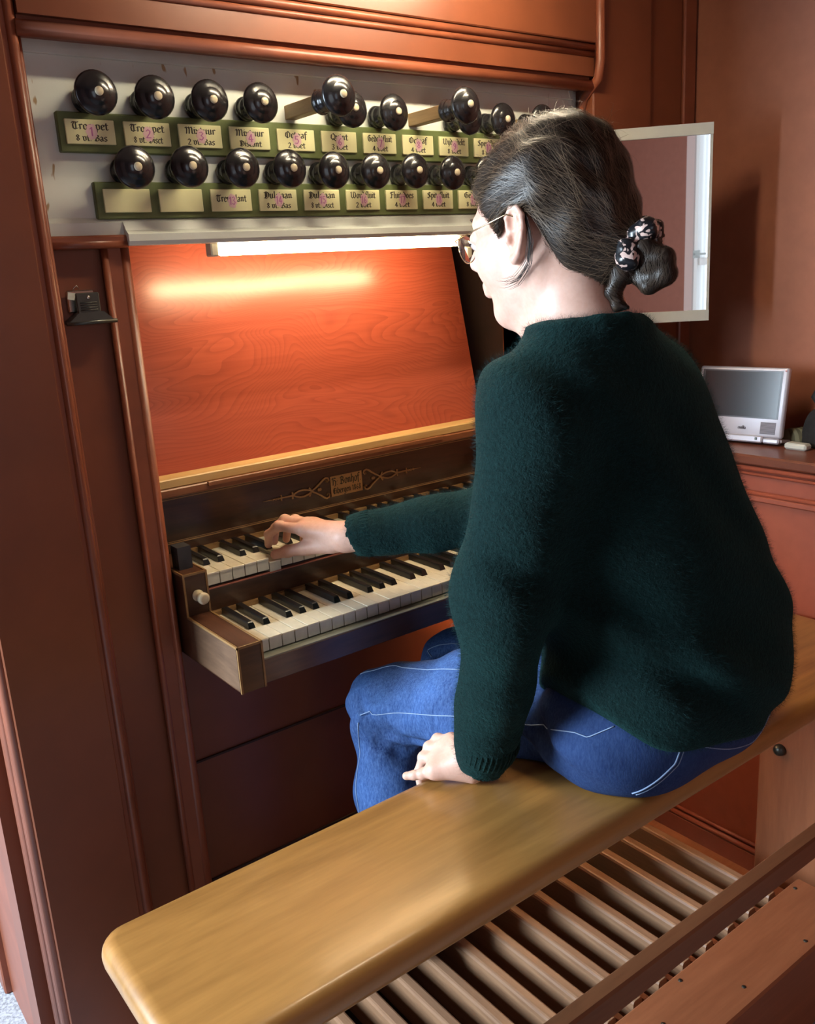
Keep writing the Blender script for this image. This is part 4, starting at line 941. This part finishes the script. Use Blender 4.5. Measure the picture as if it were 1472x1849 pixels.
def comb(start, target, steps, step, lift, fn, jit=.15, way=False):
    P = start.copy(); out = []; nr = []; n = len(P); J = rng.normal(size=(n, 3))*jit; ph = rng.random(n)*6; fr = rng.uniform(.2, .6, n)
    for k in range(steps):
        g = grad(fn, P); T_ = np.broadcast_to(target, P.shape)
        if way: ql = hl(P); T_ = np.where((ql[:, :1] > -.040), HC+HS*np.stack([np.full(n, -.062), np.sign(ql[:, 1])*.086, .036+.35*np.maximum(0, ql[:, 2]-.03)], 1) @ HM.T, T_)
        v = T_-P; dist = np.linalg.norm(v, axis=1, keepdims=True); v = v/np.maximum(dist, 1e-6)+J*np.minimum(1, dist/.05); v -= g*(v*g).sum(1, keepdims=True); v /= np.maximum(np.linalg.norm(v, axis=1, keepdims=True), 1e-6)
        f = fn(P); P = P-g*(f-(lift+.0005*np.sin(k*fr+ph)))[:, None]; out.append(P.copy()); nr.append(g); P = P+v*np.minimum(step, dist*.5)
    return np.stack(out, 1), np.stack(nr, 1)
ok = HV[(fH := np.abs(hair(HV))) < .004]
gH = np.array([0]); Qh = hl(ok); up = Qh[:, 2] > np.interp(Qh[:, 0], GF, GU)-.002; ok = ok[up]
tgt = hw((-.134, 0, -.056))
for cnt, lo_, hi_, wd_, mt_, jt_, nm_ in ((5600, .0004, .0030, .00026, HAIR, .12, 'strands'), (3000, .0010, .0042, .00022, HAIRM, .18, 'mid_strands'), (800, .0025, .0055, .00016, HAIRL, .28, 'lighter_strands')):
    st = ok[rng.choice(len(ok), cnt)]; P_, N_ = comb(st, tgt, 14, .0105, rng.uniform(lo_, hi_, len(st)), hair, jt_, True)
    V_, Q_ = ribbons(P_, wd_, N_); o = npart(nm_, V_, Q_, [mt_], hr); o['kind'] = 'stuff'
# loose hairs standing off the crown
top = ok[hl(ok)[:, 2] > .075]; st = top[rng.choice(len(top), 260)]; P0 = st; g = grad(hair, P0); t_ = rng.normal(size=P0.shape); t_ -= g*(t_*g).sum(1, keepdims=True); t_ /= np.linalg.norm(t_, axis=1, keepdims=True)
s_ = np.linspace(0, 1, 9)[None, :, None]; ln = rng.uniform(.012, .045, (len(P0), 1, 1)); P_ = P0[:, None]+t_[:, None]*s_*ln+g[:, None]*(np.sin(s_*rng.uniform(1.5, 3.0, (len(P0), 1, 1)))*ln*rng.uniform(.12, .38, (len(P0), 1, 1)))
V_, Q_ = ribbons(P_, .00011, np.repeat(g[:, None], 9, 1)); o = npart('flyaway_strands', V_, Q_, [HAIRL], hr); o['kind'] = 'stuff'
# wisp curling forward under the ear
wp = [(-.034, .086, .010), (-.036, .084, -.022), (-.026, .082, -.052), (-.004, .078, -.068), (.016, .074, -.070), (.026, .073, -.067)]
wi = np.array([[np.interp(s, np.arange(6), [q[k] for q in wp]) for k in range(3)] for s in np.linspace(0, 5, 14)]); W_ = []
for k in range(24):
    j = rng.normal(size=3)*np.array((.0035, .0015, .003)); q = wi+j*np.linspace(.5, 1.6, 14)[:, None]; cut = rng.integers(10, 15); q = q[:cut]; q = q[np.linspace(0, cut-1, 14).astype(int)]+np.linspace(0, 1e-5, 14)[:, None]; W_.append(hw(q))
W_ = np.array(W_); V_, Q_ = ribbons(W_, .00022, np.repeat(np.repeat(HL[None, None], 24, 0), 14, 1)); o = npart('ear_wisp', V_, Q_, [HAIR], hr); o['kind'] = 'stuff'
# bun strands
okb = BV; st = okb[rng.choice(len(okb), 900)]; P_, N_ = comb(st, hw((-.150, .0, -.135)), 9, .007, rng.uniform(.0002, .0015, len(st)), bun, .25)
V_, Q_ = ribbons(P_, .00024, N_); o = npart('bun_strands', V_, Q_, [HAIRM], hr); o['kind'] = 'stuff'
V_, Q_ = nets(scrunchie, (.22, -.60, .44), (.44, -.38, .66), .0017); npart('scrunchie', V_, Q_, [SATIN], person, 'black satin scrunchie with pink pattern')
# glasses
gl = npart('glasses', *[np.array([hw((.1005, -.012, .004)), hw((.1035, -.006, .008)), hw((.1045, 0, .0085))]), np.array([[0, 1, 2]])], [GOLD], person, 'thin gold rimmed glasses')
for s in (-1, 1):
    el = [(.103-.004*abs(math.cos(a))*0-.010*max(0, math.cos(a))*.6, s*(.034+.0235*math.cos(a)), -.006+.0195*math.sin(a)) for a in np.linspace(0, 2*math.pi, 29)]
    part('rim', MB().tube([tuple(hw(q)) for q in el], .0008, 6), GOLD, gl)
    m = MB(); ring = [tuple(hw(q)) for q in el[:-1]]; ring2 = [tuple(hw((q[0]-.0015, q[1], q[2]))) for q in el[:-1]]; n = len(ring); m.add(ring+ring2, [tuple(range(n)), tuple(range(n, 2*n))[::-1]]+[(i, (i+1) % n, n+(i+1) % n, n+i) for i in range(n)]); part('lens', m, LENS, gl)
    part('temple', MB().tube([tuple(hw(q)) for q in ((.0985, s*.0580, .002), (.094, s*.0680, .004), (.050, s*.0835, .008), (.010, s*.0880, .013), (-.006, s*.0870, .016), (-.026, s*.0800, .006))], .0009, 6), GOLD, gl)
part('bridge', MB().tube([tuple(hw(q)) for q in ((.102, -.0105, .002), (.105, -.004, .007), (.105, .004, .007), (.102, .0105, .002))], .0009, 6), GOLD, gl)
# eyes cast down, lashes, brows
EYEW = plain('eye_white', (.75, .72, .68), .2); IRIS = plain('iris_brown', (.05, .03, .018), .2)
def ball(c, r, n=16):
    m = MB(); pr = [(-r*math.cos(a), max(1e-5, r*math.sin(a))) for a in np.linspace(0, math.pi, 10)]; return m.lathe(pr, tuple(hw(c)), tuple(HF), n)
for s in (-1, 1):
    e = part('eye', ball((.0803, s*.032, -.001), .0118), EYEW, person); part('iris', ball((.0865, s*.032, -.0045), .0062), IRIS, e)
    part('eyelashes', MB().tube([tuple(hw(q)) for q in ((.0885, s*.021, -.002), (.0930, s*.028, -.004), (.0930, s*.036, -.004), (.0860, s*.045, -.002))], .0009, 5), HAIR, person)
    part('eyebrow', MB().tube([tuple(hw(q)) for q in ((.0925, s*.014, .027), (.0895, s*.026, .031), (.0790, s*.043, .029), (.0700, s*.052, .023))], [.0014, .0022, .0020, .0008], 6), HAIR, person)
# shoes on the pedals
for an in (ANL, ANR):
    an = np.array(an)
    def shoe(P, an=an):
        d = chain(P, [an+(0, -.020, .0), an+(0, .02, -.018), an+(-.004, .10, -.030), an+(-.008, .155, -.034)], (.046, .044, .038, .030), .03)
        return smax(smax(d, PZ+.0012-P[..., 2], .006), P[..., 2]-(an[2]+.03), .004)
    V_, Q_ = nets(shoe, an+np.array((-.07, -.09, -.08)), an+np.array((.07, .21, .06)), .004); npart('shoe', V_, Q_, [SHOE], person)
